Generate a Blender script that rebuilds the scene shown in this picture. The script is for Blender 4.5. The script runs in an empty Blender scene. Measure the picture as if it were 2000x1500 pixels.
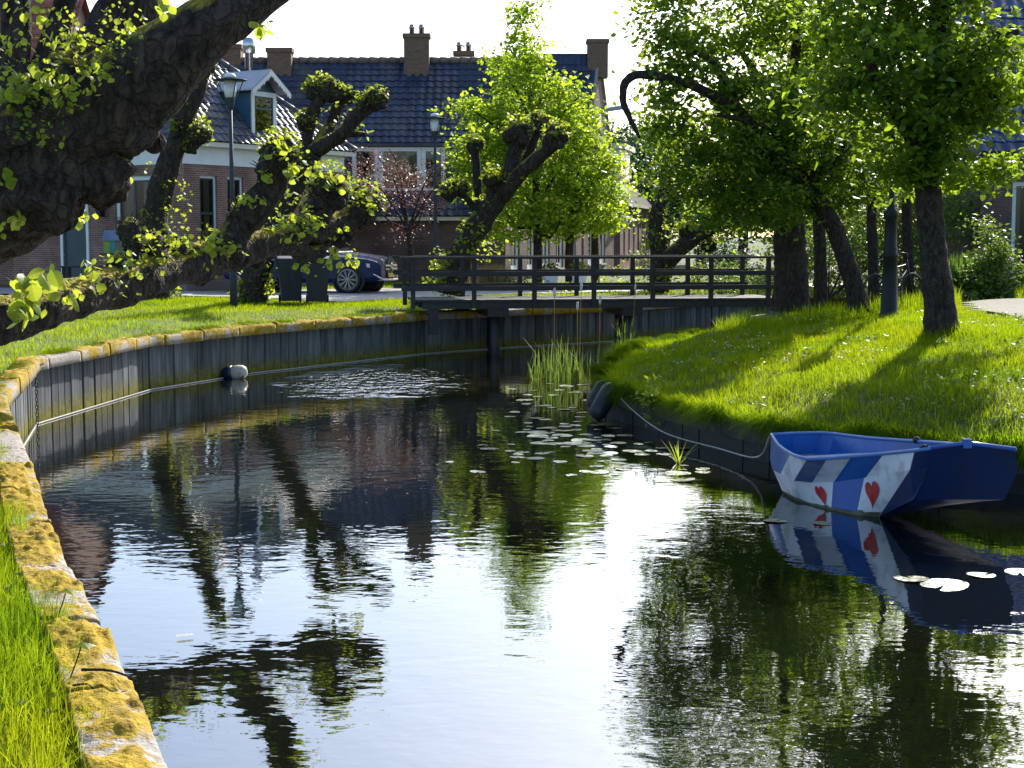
import bpy, math, random
import numpy as np
from mathutils import Vector, Matrix, noise

# ------------------------------------------------------------------ camera, sky, sun, exposure
S = bpy.context.scene
COL = S.collection
F_PX, CAM_Z = 3000.0, 2.5
PITCH = math.atan(289.0 / F_PX)
cd = bpy.data.cameras.new('camera'); cd.sensor_width = 36; cd.lens = 54
cd.clip_start = 0.05; cd.clip_end = 3000
cam = bpy.data.objects.new('camera', cd); COL.objects.link(cam)
cam.location = (0, 0, CAM_Z); cam.rotation_euler = (math.pi / 2 - PITCH, 0, 0)
S.camera = cam
SUN_EL, SUN_AZ = math.radians(34), math.radians(23)      # azimuth from +Y towards +X
sd = Vector((math.cos(SUN_EL) * math.sin(SUN_AZ), math.cos(SUN_EL) * math.cos(SUN_AZ), math.sin(SUN_EL)))
W = bpy.data.worlds.new('World'); S.world = W; W.use_nodes = True
wn = W.node_tree; wn.nodes.clear()
sky = wn.nodes.new('ShaderNodeTexSky'); sky.sky_type = 'NISHITA'; sky.sun_disc = False
sky.sun_elevation = SUN_EL; sky.sun_rotation = SUN_AZ
sky.dust_density = 1.9; sky.air_density = 1.0; sky.ozone_density = 3.0
bg = wn.nodes.new('ShaderNodeBackground'); bg.inputs[1].default_value = 0.15
wo = wn.nodes.new('ShaderNodeOutputWorld')
wn.links.new(sky.outputs[0], bg.inputs[0]); wn.links.new(bg.outputs[0], wo.inputs[0])
sl = bpy.data.lights.new('sun', 'SUN'); sl.energy = 4.8; sl.angle = math.radians(0.5); sl.color = (1, .95, .86)
so = bpy.data.objects.new('sun', sl); COL.objects.link(so)
so.rotation_euler = (-sd).to_track_quat('-Z', 'Y').to_euler()
vs = S.view_settings; vs.view_transform = 'Standard'; vs.look = 'None'; vs.gamma = 1; vs.use_curve_mapping = False
vs.exposure = 0.92
S.cycles.max_bounces = 8; S.cycles.transparent_max_bounces = 8; S.cycles.transmission_bounces = 5
S.cycles.sample_clamp_indirect = 6
try:
    S.cycles.use_denoising = True
except Exception:
    pass

# ------------------------------------------------------------------ helpers
RND = random.Random(11)
rng = np.random.default_rng(11)
CP, SP = math.cos(PITCH), math.sin(PITCH)
def ray(px, py):
    u = (px - 1000) / F_PX; v = (750 - py) / F_PX
    return Vector((u, CP + v * SP, -SP + v * CP))
def at(px, py, Y):
    d = ray(px, py); t = Y / d.y
    return Vector((d.x * t, Y, CAM_Z + d.z * t))
def gz(px, py, z):
    d = ray(px, py); t = (z - CAM_Z) / d.z
    return Vector((d.x * t, d.y * t, z))

def mesh_np(name, V, F, smooth=False):
    V = np.asarray(V, dtype=np.float32); F = np.asarray(F, dtype=np.int32)
    me = bpy.data.meshes.new(name); n, k = F.shape
    me.vertices.add(len(V)); me.vertices.foreach_set('co', V.ravel())
    me.loops.add(n * k); me.loops.foreach_set('vertex_index', F.ravel())
    me.polygons.add(n); me.polygons.foreach_set('loop_start', np.arange(0, n * k, k, dtype=np.int32))
    me.polygons.foreach_set('loop_total', np.full(n, k, dtype=np.int32))
    if smooth: me.polygons.foreach_set('use_smooth', np.ones(n, dtype=bool))
    me.update(calc_edges=True)
    return me

class Fr:
    """facade frame: u along the wall, v outwards, z up"""
    def __init__(s, o, d):
        s.o = Vector((o[0], o[1], 0)); s.d = Vector((d[0], d[1], 0)).normalized(); s.n = Vector((s.d.y, -s.d.x, 0))
    def p(s, u, v, z):
        q = s.o + s.d * u + s.n * v; return Vector((q.x, q.y, z))

class MB:
    def __init__(s):
        s.V = []; s.F = []; s.UV = []; s.M = []; s.mi = 0
    def face(s, pts, uv=None):
        i = len(s.V); s.V += [tuple(p) for p in pts]; s.F.append(tuple(range(i, i + len(pts)))); s.UV.append(uv); s.M.append(s.mi)
    def hexa(s, c):           # c: 8 corners, 0-3 bottom ccw, 4-7 top
        i = len(s.V); s.V += [tuple(p) for p in c]
        for f in ((3, 2, 1, 0), (4, 5, 6, 7), (0, 1, 5, 4), (1, 2, 6, 5), (2, 3, 7, 6), (3, 0, 4, 7)):
            s.F.append(tuple(i + k for k in f)); s.UV.append(None); s.M.append(s.mi)
    def box(s, x0, x1, y0, y1, z0, z1):
        s.hexa([(x0, y0, z0), (x1, y0, z0), (x1, y1, z0), (x0, y1, z0), (x0, y0, z1), (x1, y0, z1), (x1, y1, z1), (x0, y1, z1)])
        return s
    def boxf(s, fr, u0, u1, v0, v1, z0, z1):
        s.hexa([fr.p(u0, v1, z0), fr.p(u1, v1, z0), fr.p(u1, v0, z0), fr.p(u0, v0, z0), fr.p(u0, v1, z1), fr.p(u1, v1, z1), fr.p(u1, v0, z1), fr.p(u0, v0, z1)])
        return s
    def bar(s, a, b, w, h, up=Vector((0, 0, 1))):
        a, b = Vector(a), Vector(b); d = (b - a).normalized(); r = d.cross(up)
        r = r.normalized() if r.length > 1e-4 else Vector((1, 0, 0)); t = r.cross(d)
        r *= w / 2; t *= h / 2
        s.hexa([a - r - t, a + r - t, b + r - t, b - r - t, a - r + t, a + r + t, b + r + t, b - r + t]); return s
    def tube(s, pts, rad, seg=8, amp=0.0, freq=4.0, step=None, cap=True, ridge=0.0, seed=0.0):
        P, Rr = spline(pts, rad, step) if step else ([Vector(p) for p in pts], list(rad))
        i0 = len(s.V); n = len(P); ref = Vector((0.3, 0.9, 0.2)); so_ = Vector((seed, seed * .7, -seed))
        for k in range(n):
            d = (P[min(k + 1, n - 1)] - P[max(k - 1, 0)]).normalized()
            r = (ref - d * ref.dot(d))
            r = r.normalized() if r.length > 1e-5 else d.orthogonal().normalized()
            ref = r; t = d.cross(r)
            for j in range(seg):
                a = 2 * math.pi * j / seg; dr = r * math.cos(a) + t * math.sin(a); rr = Rr[k]
                if amp:
                    q = (P[k] + dr * rr) * freq + so_
                    rr *= 1 + amp * (noise.noise(q) + .5 * noise.noise(q * 2.3) + .3 * noise.noise(q * 5.1))
                    if ridge: rr *= 1 + ridge * noise.noise(Vector((dr.x * 5, dr.y * 5, dr.z * 5 + k * .05)) + so_)
                s.V.append(tuple(P[k] + dr * rr))
        for k in range(n - 1):
            for j in range(seg):
                j2 = (j + 1) % seg; a = i0 + k * seg; b = a + seg
                s.F.append((a + j, a + j2, b + j2, b + j)); s.UV.append(None); s.M.append(s.mi)
        if cap:
            s.F.append(tuple(i0 + j for j in reversed(range(seg)))); s.UV.append(None); s.M.append(s.mi)
            s.F.append(tuple(i0 + (n - 1) * seg + j for j in range(seg))); s.UV.append(None); s.M.append(s.mi)
        return s
    def lathe(s, c, prof, seg=16, axis=None):
        """prof: (r, h) along axis from c"""
        ax = Vector(axis or (0, 0, 1)).normalized(); r0 = ax.orthogonal().normalized(); t0 = ax.cross(r0); c = Vector(c)
        i0 = len(s.V)
        for r, h in prof:
            for j in range(seg):
                a = 2 * math.pi * j / seg
                s.V.append(tuple(c + ax * h + (r0 * math.cos(a) + t0 * math.sin(a)) * max(r, 1e-4)))
        for k in range(len(prof) - 1):
            for j in range(seg):
                j2 = (j + 1) % seg; a = i0 + k * seg; b = a + seg
                s.F.append((a + j, a + j2, b + j2, b + j)); s.UV.append(None); s.M.append(s.mi)
        s.F.append(tuple(i0 + j for j in reversed(range(seg)))); s.UV.append(None); s.M.append(s.mi)
        s.F.append(tuple(i0 + (len(prof) - 1) * seg + j for j in range(seg))); s.UV.append(None); s.M.append(s.mi)
        return s
    def blob(s, c, r, amp=.25, freq=6, nu=18, nv=12, sc=(1, 1, 1), seed=0.0):
        c = Vector(c); i0 = len(s.V); so_ = Vector((seed, -seed, seed * .5))
        for a in range(nv + 1):
            th = math.pi * a / nv
            for b in range(nu):
                ph = 2 * math.pi * b / nu
                d = Vector((math.sin(th) * math.cos(ph), math.sin(th) * math.sin(ph), math.cos(th)))
                q = (c + d * r) * freq + so_
                k = r * (1 + amp * (noise.noise(q) + .6 * noise.noise(q * 2.2) + .35 * noise.noise(q * 4.7)))
                s.V.append((c.x + d.x * k * sc[0], c.y + d.y * k * sc[1], c.z + d.z * k * sc[2]))
        for a in range(nv):
            for b in range(nu):
                b2 = (b + 1) % nu; p = i0 + a * nu; q = p + nu
                s.F.append((p + b, q + b, q + b2, p + b2)); s.UV.append(None); s.M.append(s.mi)
        return s
    def wall(s, fr, u0, u1, z0, z1, openings=(), reveal=.12, v=0.0):
        us = sorted({u0, u1} | {o[0] for o in openings} | {o[1] for o in openings})
        zs = sorted({z0, z1} | {o[2] for o in openings} | {o[3] for o in openings})
        for a, b in zip(us, us[1:]):
            for c, d in zip(zs, zs[1:]):
                um, zm = (a + b) / 2, (c + d) / 2
                if any(o[0] < um < o[1] and o[2] < zm < o[3] for o in openings): continue
                s.face([fr.p(a, v, c), fr.p(b, v, c), fr.p(b, v, d), fr.p(a, v, d)], [(a, c), (b, c), (b, d), (a, d)])
        w = v - reveal
        for a, b, c, d in openings:
            for q in ([(a, v, c), (a, v, d), (a, w, d), (a, w, c)], [(b, v, d), (b, v, c), (b, w, c), (b, w, d)],
                      [(b, v, c), (a, v, c), (a, w, c), (b, w, c)], [(a, v, d), (b, v, d), (b, w, d), (a, w, d)]):
                s.face([fr.p(*x) for x in q], [(x[0] + x[1], x[2]) for x in q])
        return s
    def mesh(s, name, smooth=False):
        me = bpy.data.meshes.new(name); me.from_pydata(s.V, [], s.F)
        if any(u is not None for u in s.UV):
            ul = me.uv_layers.new(name='UVMap').data; li = 0
            for f, u in zip(s.F, s.UV):
                for k in range(len(f)):
                    if u is not None: ul[li].uv = u[k]
                    li += 1
        if any(s.M): me.polygons.foreach_set('material_index', s.M)
        if smooth: me.polygons.foreach_set('use_smooth', [True] * len(me.polygons))
        me.update(); return me

def spline(pts, rad, step):
    P = [Vector(p) for p in pts]; out = []; rr = []
    for i in range(len(P) - 1):
        p0, p1, p2, p3 = P[max(i - 1, 0)], P[i], P[i + 1], P[min(i + 2, len(P) - 1)]
        n = max(2, int((p2 - p1).length / step))
        for k in range(n):
            t = k / n
            out.append(.5 * ((2 * p1) + (p2 - p0) * t + (2 * p0 - 5 * p1 + 4 * p2 - p3) * t * t + (3 * p1 - p0 - 3 * p2 + p3) * t ** 3))
            rr.append(rad[i] * (1 - t) + rad[i + 1] * t)
    out.append(P[-1]); rr.append(rad[-1]); return out, rr

WT = {}            # world translation of every parent
def link(name, me, mat, parent=None, M=None):
    o = bpy.data.objects.new(name, me); COL.objects.link(o)
    for m in (mat if isinstance(mat, (list, tuple)) else [mat]):
        if m and len(me.materials) < len(mat if isinstance(mat, (list, tuple)) else [mat]): me.materials.append(m)
    base = M or Matrix.Identity(4)
    if parent:
        o.parent = parent; base = Matrix.Translation(-WT[parent.name]) @ base
    o.matrix_basis = base; WT[o.name] = Vector((0, 0, 0))
    return o
def obj(name, mb, mat, parent=None, smooth=False, kind=None):
    o = link(name, mb.mesh(name, smooth) if isinstance(mb, MB) else mb, mat, parent)
    if kind: o['kind'] = kind
    return o
def tag(o, label, cat, group=None):
    o['label'] = label; o['category'] = cat
    if group: o['group'] = group
    return o
def thing(name, label, cat, loc=(0, 0, 0), group=None):
    o = bpy.data.objects.new(name, None); COL.objects.link(o); o.location = loc; o.empty_display_size = .2
    WT[o.name] = Vector(loc); return tag(o, label, cat, group)

# ------------------------------------------------------------------ materials
def newmat(name):
    m = bpy.data.materials.new(name); m.use_nodes = True; nt = m.node_tree; nt.nodes.clear()
    out = nt.nodes.new('ShaderNodeOutputMaterial'); return m, nt, out
def N(nt, t, **kw):
    n = nt.nodes.new(t)
    for k, v in kw.items():
        if k.startswith('i_'):
            key = k[2:]; key = int(key) if key.isdigit() else key.replace('_', ' ')
            n.inputs[key].default_value = v
        else: setattr(n, k, v)
    return n
def c4(c): return (c[0], c[1], c[2], 1)
def pm(name, c1, c2=None, scale=4.0, rough=.7, bump=.0, bscale=30.0, metal=0.0, spec=.5, stretch=(1, 1, 1), c3=None, s3=1.0, coat=0, isl=0):
    """principled with two-colour noise, an optional third stain colour and fine relief"""
    m, nt, out = newmat(name); L = nt.links.new
    b = N(nt, 'ShaderNodeBsdfPrincipled'); b.inputs['Roughness'].default_value = rough; b.inputs['Metallic'].default_value = metal
    b.inputs['Specular IOR Level'].default_value = spec; b.inputs['Coat Weight'].default_value = coat
    L(b.outputs[0], out.inputs[0])
    c2 = c2 or tuple(x * .7 for x in c1)
    tc = N(nt, 'ShaderNodeTexCoord'); mp = N(nt, 'ShaderNodeMapping'); mp.inputs['Scale'].default_value = stretch
    geo = N(nt, 'ShaderNodeNewGeometry'); L(geo.outputs['Position'], mp.inputs[0])
    nz = N(nt, 'ShaderNodeTexNoise', i_Scale=scale, i_Detail=6.0); L(mp.outputs[0], nz.inputs['Vector'])
    rp = N(nt, 'ShaderNodeMapRange', i_1=.32, i_2=.68); L(nz.outputs[0], rp.inputs[0])
    mx = N(nt, 'ShaderNodeMix', data_type='RGBA'); L(rp.outputs[0], mx.inputs[0]); mx.inputs[6].default_value = c4(c1); mx.inputs[7].default_value = c4(c2)
    col = mx.outputs[2]
    if c3:
        n3 = N(nt, 'ShaderNodeTexNoise', i_Scale=s3, i_Detail=5.0); L(mp.outputs[0], n3.inputs['Vector'])
        r3 = N(nt, 'ShaderNodeMapRange', i_1=.5, i_2=.62); L(n3.outputs[0], r3.inputs[0])
        m3 = N(nt, 'ShaderNodeMix', data_type='RGBA'); L(r3.outputs[0], m3.inputs[0]); L(col, m3.inputs[6]); m3.inputs[7].default_value = c4(c3); col = m3.outputs[2]
    if isl:
        oi = N(nt, 'ShaderNodeObjectInfo'); ad_ = N(nt, 'ShaderNodeMath', operation='ADD'); L(oi.outputs['Random'], ad_.inputs[0]); L(geo.outputs['Random Per Island'], ad_.inputs[1])
        wv = N(nt, 'ShaderNodeTexWhiteNoise', noise_dimensions='1D'); L(ad_.outputs[0], wv.inputs['W'])
        mr_ = N(nt, 'ShaderNodeMapRange', i_3=1 - isl, i_4=1 + isl); L(wv.outputs['Value'], mr_.inputs[0])
        mu_ = N(nt, 'ShaderNodeMix', data_type='RGBA', blend_type='MULTIPLY'); mu_.inputs[0].default_value = 1; L(col, mu_.inputs[6]); L(mr_.outputs[0], mu_.inputs[7]); col = mu_.outputs[2]
    L(col, b.inputs['Base Color'])
    if bump:
        nb = N(nt, 'ShaderNodeTexNoise', i_Scale=bscale, i_Detail=6.0); L(mp.outputs[0], nb.inputs['Vector'])
        bp = N(nt, 'ShaderNodeBump', i_Strength=1.0, i_Distance=bump); L(nb.outputs[0], bp.inputs['Height']); L(bp.outputs[0], b.inputs['Normal'])
    return m
def leafm(name, c1, c2, tcol, tw=.5, rough=.45, rnd=True, spec=.35, patch=0):
    m, nt, out = newmat(name); L = nt.links.new
    geo = N(nt, 'ShaderNodeNewGeometry')
    mx = N(nt, 'ShaderNodeMix', data_type='RGBA'); mx.inputs[6].default_value = c4(c1); mx.inputs[7].default_value = c4(c2)
    L(geo.outputs['Random Per Island'], mx.inputs[0])
    mt = N(nt, 'ShaderNodeMix', data_type='RGBA'); mt.inputs[6].default_value = c4(tcol); mt.inputs[7].default_value = c4(tuple(x * .6 for x in tcol))
    wn_ = N(nt, 'ShaderNodeTexWhiteNoise', noise_dimensions='1D'); L(geo.outputs['Random Per Island'], wn_.inputs['W']); L(wn_.outputs['Value'], mt.inputs[0])
    b = N(nt, 'ShaderNodeBsdfPrincipled'); b.inputs['Roughness'].default_value = rough; b.inputs['Specular IOR Level'].default_value = spec
    if spec <= .15: b = N(nt, 'ShaderNodeBsdfDiffuse')
    ca, ct = mx.outputs[2], mt.outputs[2]
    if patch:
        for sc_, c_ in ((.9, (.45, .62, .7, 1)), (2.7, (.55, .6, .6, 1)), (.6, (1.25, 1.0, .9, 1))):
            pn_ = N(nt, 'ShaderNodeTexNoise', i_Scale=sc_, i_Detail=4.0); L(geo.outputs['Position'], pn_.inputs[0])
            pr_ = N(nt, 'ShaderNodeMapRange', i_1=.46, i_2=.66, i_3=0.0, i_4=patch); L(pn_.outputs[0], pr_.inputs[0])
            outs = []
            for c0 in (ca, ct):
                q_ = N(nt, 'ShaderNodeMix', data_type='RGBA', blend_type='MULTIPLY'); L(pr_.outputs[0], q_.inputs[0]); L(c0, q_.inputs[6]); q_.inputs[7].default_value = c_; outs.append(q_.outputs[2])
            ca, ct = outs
    L(ca, b.inputs[0])
    t = N(nt, 'ShaderNodeBsdfTranslucent'); L(ct, t.inputs[0])
    ms = N(nt, 'ShaderNodeMixShader'); ms.inputs[0].default_value = tw
    L(b.outputs[0], ms.inputs[1]); L(t.outputs[0], ms.inputs[2]); L(ms.outputs[0], out.inputs[0]); return m
def barkm(name, c1, c2, moss, scale=1.0, mossamt=.5):
    m, nt, out = newmat(name); L = nt.links.new
    geo = N(nt, 'ShaderNodeNewGeometry'); b = N(nt, 'ShaderNodeBsdfPrincipled'); b.inputs['Roughness'].default_value = .9; b.inputs['Specular IOR Level'].default_value = .2
    mp = N(nt, 'ShaderNodeMapping'); mp.inputs['Scale'].default_value = (1, 1, .45); L(geo.outputs['Position'], mp.inputs[0])
    n1 = N(nt, 'ShaderNodeTexNoise', i_Scale=14 * scale, i_Detail=8.0); L(mp.outputs[0], n1.inputs[0])
    nd_ = N(nt, 'ShaderNodeTexNoise', i_Scale=5 * scale, i_Detail=4.0); L(geo.outputs['Position'], nd_.inputs[0])
    vw = N(nt, 'ShaderNodeVectorMath', operation='MULTIPLY_ADD'); L(nd_.outputs['Color'], vw.inputs[0]); vw.inputs[1].default_value = (.25, .25, .25); L(mp.outputs[0], vw.inputs[2])
    vo = N(nt, 'ShaderNodeTexVoronoi', feature='DISTANCE_TO_EDGE', i_Scale=13 * scale); L(vw.outputs[0], vo.inputs[0])
    vr = N(nt, 'ShaderNodeMapRange', i_1=.0, i_2=.22, i_3=.35, i_4=1.0); L(vo.outputs['Distance'], vr.inputs[0])
    r1 = N(nt, 'ShaderNodeMapRange', i_1=.3, i_2=.7); L(n1.outputs[0], r1.inputs[0])
    mx = N(nt, 'ShaderNodeMix', data_type='RGBA'); mx.inputs[6].default_value = c4(c1); mx.inputs[7].default_value = c4(c2); L(r1.outputs[0], mx.inputs[0])
    sx = N(nt, 'ShaderNodeSeparateXYZ'); L(geo.outputs['Normal'], sx.inputs[0])
    n2 = N(nt, 'ShaderNodeTexNoise', i_Scale=6 * scale, i_Detail=5.0); L(geo.outputs['Position'], n2.inputs[0])
    ad = N(nt, 'ShaderNodeMath', operation='ADD'); L(sx.outputs[2], ad.inputs[0]); L(n2.outputs[0], ad.inputs[1])
    rm = N(nt, 'ShaderNodeMapRange', i_1=1.55 - mossamt, i_2=1.75 - mossamt); L(ad.outputs[0], rm.inputs[0])
    m2 = N(nt, 'ShaderNodeMix', data_type='RGBA'); L(rm.outputs[0], m2.inputs[0]); L(mx.outputs[2], m2.inputs[6]); m2.inputs[7].default_value = c4(moss)
    L(m2.outputs[2], b.inputs['Base Color'])
    hs = N(nt, 'ShaderNodeMath', operation='ADD'); L(n1.outputs[0], hs.inputs[0]); L(vr.outputs[0], hs.inputs[1])
    bp = N(nt, 'ShaderNodeBump', i_Strength=1.0, i_Distance=.045 / scale); L(hs.outputs[0], bp.inputs['Height']); L(bp.outputs[0], b.inputs['Normal'])
    L(b.outputs[0], out.inputs[0]); return m
def brickm(name, c1, c2, mortar, bw=.21, bh=.062):
    m, nt, out = newmat(name); L = nt.links.new
    b = N(nt, 'ShaderNodeBsdfPrincipled'); b.inputs['Roughness'].default_value = .85; b.inputs['Specular IOR Level'].default_value = .25
    uv = N(nt, 'ShaderNodeUVMap')
    br = N(nt, 'ShaderNodeTexBrick', i_Scale=1.0); br.inputs['Brick Width'].default_value = bw; br.inputs['Row Height'].default_value = bh
    br.inputs['Mortar Size'].default_value = .006; br.inputs['Color1'].default_value = c4(c1); br.inputs['Color2'].default_value = c4(c2); br.inputs['Mortar'].default_value = c4(mortar)
    L(uv.outputs[0], br.inputs[0])
    nz = N(nt, 'ShaderNodeTexNoise', i_Scale=1.3, i_Detail=6.0); L(uv.outputs[0], nz.inputs[0])
    r1 = N(nt, 'ShaderNodeMapRange', i_1=.3, i_2=.7, i_3=.65, i_4=1.25); L(nz.outputs[0], r1.inputs[0])
    mx = N(nt, 'ShaderNodeMix', data_type='RGBA', blend_type='MULTIPLY'); mx.inputs[0].default_value = 1; L(br.outputs[0], mx.inputs[6]); L(r1.outputs[0], mx.inputs[7])
    L(mx.outputs[2], b.inputs['Base Color'])
    iv = N(nt, 'ShaderNodeMath', operation='SUBTRACT'); iv.inputs[0].default_value = 1; L(br.outputs[1], iv.inputs[1])
    bp = N(nt, 'ShaderNodeBump', i_Strength=1.0, i_Distance=.008); L(iv.outputs[0], bp.inputs['Height']); L(bp.outputs[0], b.inputs['Normal'])
    L(b.outputs[0], out.inputs[0]); return m
def glassm(name, tint=(.55, .6, .6)):
    m, nt, out = newmat(name); L = nt.links.new
    t = N(nt, 'ShaderNodeBsdfTransparent'); t.inputs[0].default_value = c4(tint)
    g = N(nt, 'ShaderNodeBsdfGlossy', i_Roughness=.02); fr = N(nt, 'ShaderNodeFresnel', i_IOR=1.6)
    ms = N(nt, 'ShaderNodeMixShader'); L(fr.outputs[0], ms.inputs[0]); L(t.outputs[0], ms.inputs[1]); L(g.outputs[0], ms.inputs[2]); L(ms.outputs[0], out.inputs[0]); return m

M = {}
M['brick'] = brickm('brick', (.19, .09, .065), (.26, .135, .10), (.38, .34, .30))
M['brick_dark'] = brickm('brick_dark', (.12, .075, .07), (.165, .105, .095), (.21, .18, .17))
M['brick_lit'] = brickm('brick_lit', (.19, .125, .10), (.25, .175, .14), (.28, .25, .22))  # lighter brick copy; the sun on the right-facing walls is in its colour
M['tile'] = pm('blue_tile', (.022, .034, .068), (.013, .021, .044), 3, .5, .002, 25, spec=.5, c3=(.05, .05, .055), s3=.6, isl=.4)
M['tile_old'] = pm('old_tile', (.085, .088, .105), (.045, .047, .058), 6, .5, .003, 30, spec=.6, c3=(.13, .12, .08), s3=2, isl=.35)
M['tile_red'] = pm('red_tile', (.33, .10, .06), (.22, .07, .045), 5, .6, .003, 30, isl=.3)
M['roof_moss'] = pm('mossy_roof', (.09, .09, .06), (.06, .06, .045), 4, .9, .01, 20, spec=.1)
M['ridge'] = pm('ridge_tile', (.2, .14, .11), (.12, .09, .08), 6, .7, .004, 30)
M['white'] = pm('white_paint', (.78, .79, .78), (.70, .71, .70), 3, .45, .001, 60)
M['cream'] = pm('cream_paint', (.72, .68, .58), (.64, .6, .5), 3, .5)
M['teal'] = pm('dark_teal_paint', (.02, .055, .075), (.015, .04, .055), 3, .35)
M['blue_board'] = pm('blue_board', (.035, .10, .16), (.025, .075, .13), 2, .45, .002, 40)
M['lead'] = pm('zinc_sheet', (.38, .40, .42), (.30, .32, .34), 3, .45, metal=.3)
M['glass'] = glassm('window_glass')
M['curtain'] = pm('net_curtain', (.62, .57, .48), (.5, .42, .33), 5, .9, stretch=(9, 9, .6))
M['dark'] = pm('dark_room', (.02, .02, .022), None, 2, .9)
M['chimney'] = pm('chimney_brick', (.20, .13, .08), (.13, .085, .06), 5, .9, .01, 18, stretch=(1, 1, 3))
M['steel'] = pm('brushed_steel', (.62, .63, .65), (.5, .51, .53), 8, .25, metal=1)
M['iron'] = pm('black_iron', (.012, .014, .016), (.008, .010, .012), 6, .5, .003, 40, spec=.3)
M['lamp_pole'] = pm('grey_green_pole', (.045, .055, .062), (.035, .042, .05), 6, .6, spec=.3)
M['frost'] = pm('frosted_glass', (.75, .76, .74), (.65, .66, .64), 5, .25)
M['bark'] = barkm('lime_bark', (.018, .014, .012), (.085, .066, .05), (.28, .23, .025), 1.0, .48)
M['bark_far'] = barkm('pollard_bark', (.028, .022, .018), (.075, .06, .045), (.28, .25, .035), .8, .56)
M['bark_right'] = barkm('pear_bark', (.022, .018, .015), (.085, .068, .053), (.15, .17, .03), 1.3, .1)
M['leaf_lime'] = leafm('lime_leaf', (.07, .15, .014), (.13, .20, .02), (.50, .58, .045), .55)
M['leaf_linden'] = leafm('linden_leaf', (.055, .14, .012), (.11, .20, .018), (.56, .74, .03), .60)
M['leaf_pear'] = leafm('pear_leaf', (.018, .062, .008), (.045, .105, .014), (.44, .62, .03), .48, .45, spec=.3)
M['leaf_dark'] = leafm('dark_leaf', (.025, .06, .025), (.05, .10, .035), (.10, .22, .045), .35)
M['leaf_bush'] = leafm('bush_leaf', (.05, .11, .02), (.10, .17, .03), (.32, .45, .05), .45)
M['leaf_red'] = leafm('copper_leaf', (.10, .05, .045), (.19, .12, .10), (.30, .15, .11), .4, .4, spec=.5)
M['leaf_fennel'] = leafm('feathery_green', (.06, .15, .02), (.10, .20, .03), (.30, .50, .06), .5)
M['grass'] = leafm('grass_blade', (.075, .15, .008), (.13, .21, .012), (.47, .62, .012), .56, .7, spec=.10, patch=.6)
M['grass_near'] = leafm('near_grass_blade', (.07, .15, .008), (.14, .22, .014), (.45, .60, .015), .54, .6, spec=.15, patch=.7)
M['reed'] = leafm('reed_blade', (.05, .11, .02), (.11, .15, .03), (.26, .36, .05), .4)
M['straw'] = leafm('dry_grass', (.32, .2, .07), (.42, .3, .13), (.5, .35, .12), .4)
M['petal'] = leafm('white_petal', (.8, .8, .76), (.85, .85, .82), (.8, .8, .75), .4)
M['soil'] = pm('turf_soil', (.045, .07, .012), (.07, .085, .02), 2, .95, .02, 12)
M['road'] = pm('sunlit_clinker_road', (.40, .37, .34), (.32, .29, .27), 3, .8, .006, 40)
M['path'] = pm('sandy_path', (.19, .165, .13), (.14, .12, .095), 4, .9, .012, 25, c3=(.14, .14, .06), s3=1.2)
M['wood'] = pm('weathered_timber', (.042, .038, .038), (.024, .022, .022), 5, .8, .006, 20, stretch=(1, 1, 6))
M['wood_dark'] = pm('wet_shaded_timber', (.016, .014, .012), (.009, .008, .007), 5, .55, .006, 20, stretch=(4, 4, .6))  # near-black tone has the tree shade over the bank edging put into it
M['edge'] = pm('mossy_edge_beam', (.06, .052, .045), (.03, .026, .023), 6, .85, .008, 20, c3=(.10, .085, .012), s3=2.5)  # beam tones darkened for the tree shade; the moss patches are its own
M['rope'] = pm('grey_rope', (.42, .4, .36), (.3, .28, .25), 40, .9)
M['rubber'] = pm('black_rubber', (.018, .019, .022), (.012, .012, .014), 8, .5, .002, 40)
M['bin'] = pm('charcoal_plastic', (.022, .025, .033), (.017, .019, .026), 5, .5, .002, 50)
M['carpaint'] = pm('navy_car_paint', (.006, .022, .075), (.005, .018, .065), 2, .35, spec=.3, coat=.12)
M['tyre'] = pm('tyre_rubber', (.02, .02, .021), None, 10, .75)
M['rim'] = pm('alloy_rim', (.32, .31, .29), (.25, .24, .22), 9, .4, metal=.8)
M['chrome'] = pm('chrome_trim', (.8, .8, .8), (.7, .7, .7), 3, .15, metal=1)
M['plate'] = pm('yellow_plate', (.72, .46, .04), (.66, .42, .04), 5, .5)
M['carglass'] = pm('car_glass', (.02, .03, .035), None, 3, .05, spec=.8)
M['boat_blue'] = pm('boat_blue_paint', (.012, .115, .43), (.010, .095, .36), 3, .3, .002, 30, c3=(.03, .09, .33), s3=2.5)
M['boat_white'] = pm('boat_white_paint', (.74, .78, .82), (.66, .70, .74), 4, .4, .001, 30, c3=(.5, .53, .52), s3=5)
M['boat_navy'] = pm('boat_navy_paint', (.004, .020, .085), (.003, .016, .07), 3, .55, .002, 30, spec=.25, c3=(.008, .022, .065), s3=3)
M['boat_floor'] = pm('boat_floor_paint', (.16, .24, .36), (.12, .19, .3), 5, .6)
M['red'] = pm('red_paint', (.50, .03, .02), (.42, .025, .02), 6, .5)
M['pad'] = pm('lily_pad', (.07, .13, .025), (.11, .16, .04), 9, .36, .03, 9, spec=1.0, c3=(.16, .13, .04), s3=7, coat=.6)
M['buoy'] = pm('cream_buoy', (.55, .50, .40), (.42, .38, .3), 9, .5, c3=(.2, .18, .13), s3=6)
M['navy'] = pm('navy_plastic', (.01, .02, .06), None, 6, .4)
M['pink'] = pm('pink_plastic', (.62, .30, .36), (.55, .26, .31), 4, .4)

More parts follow.
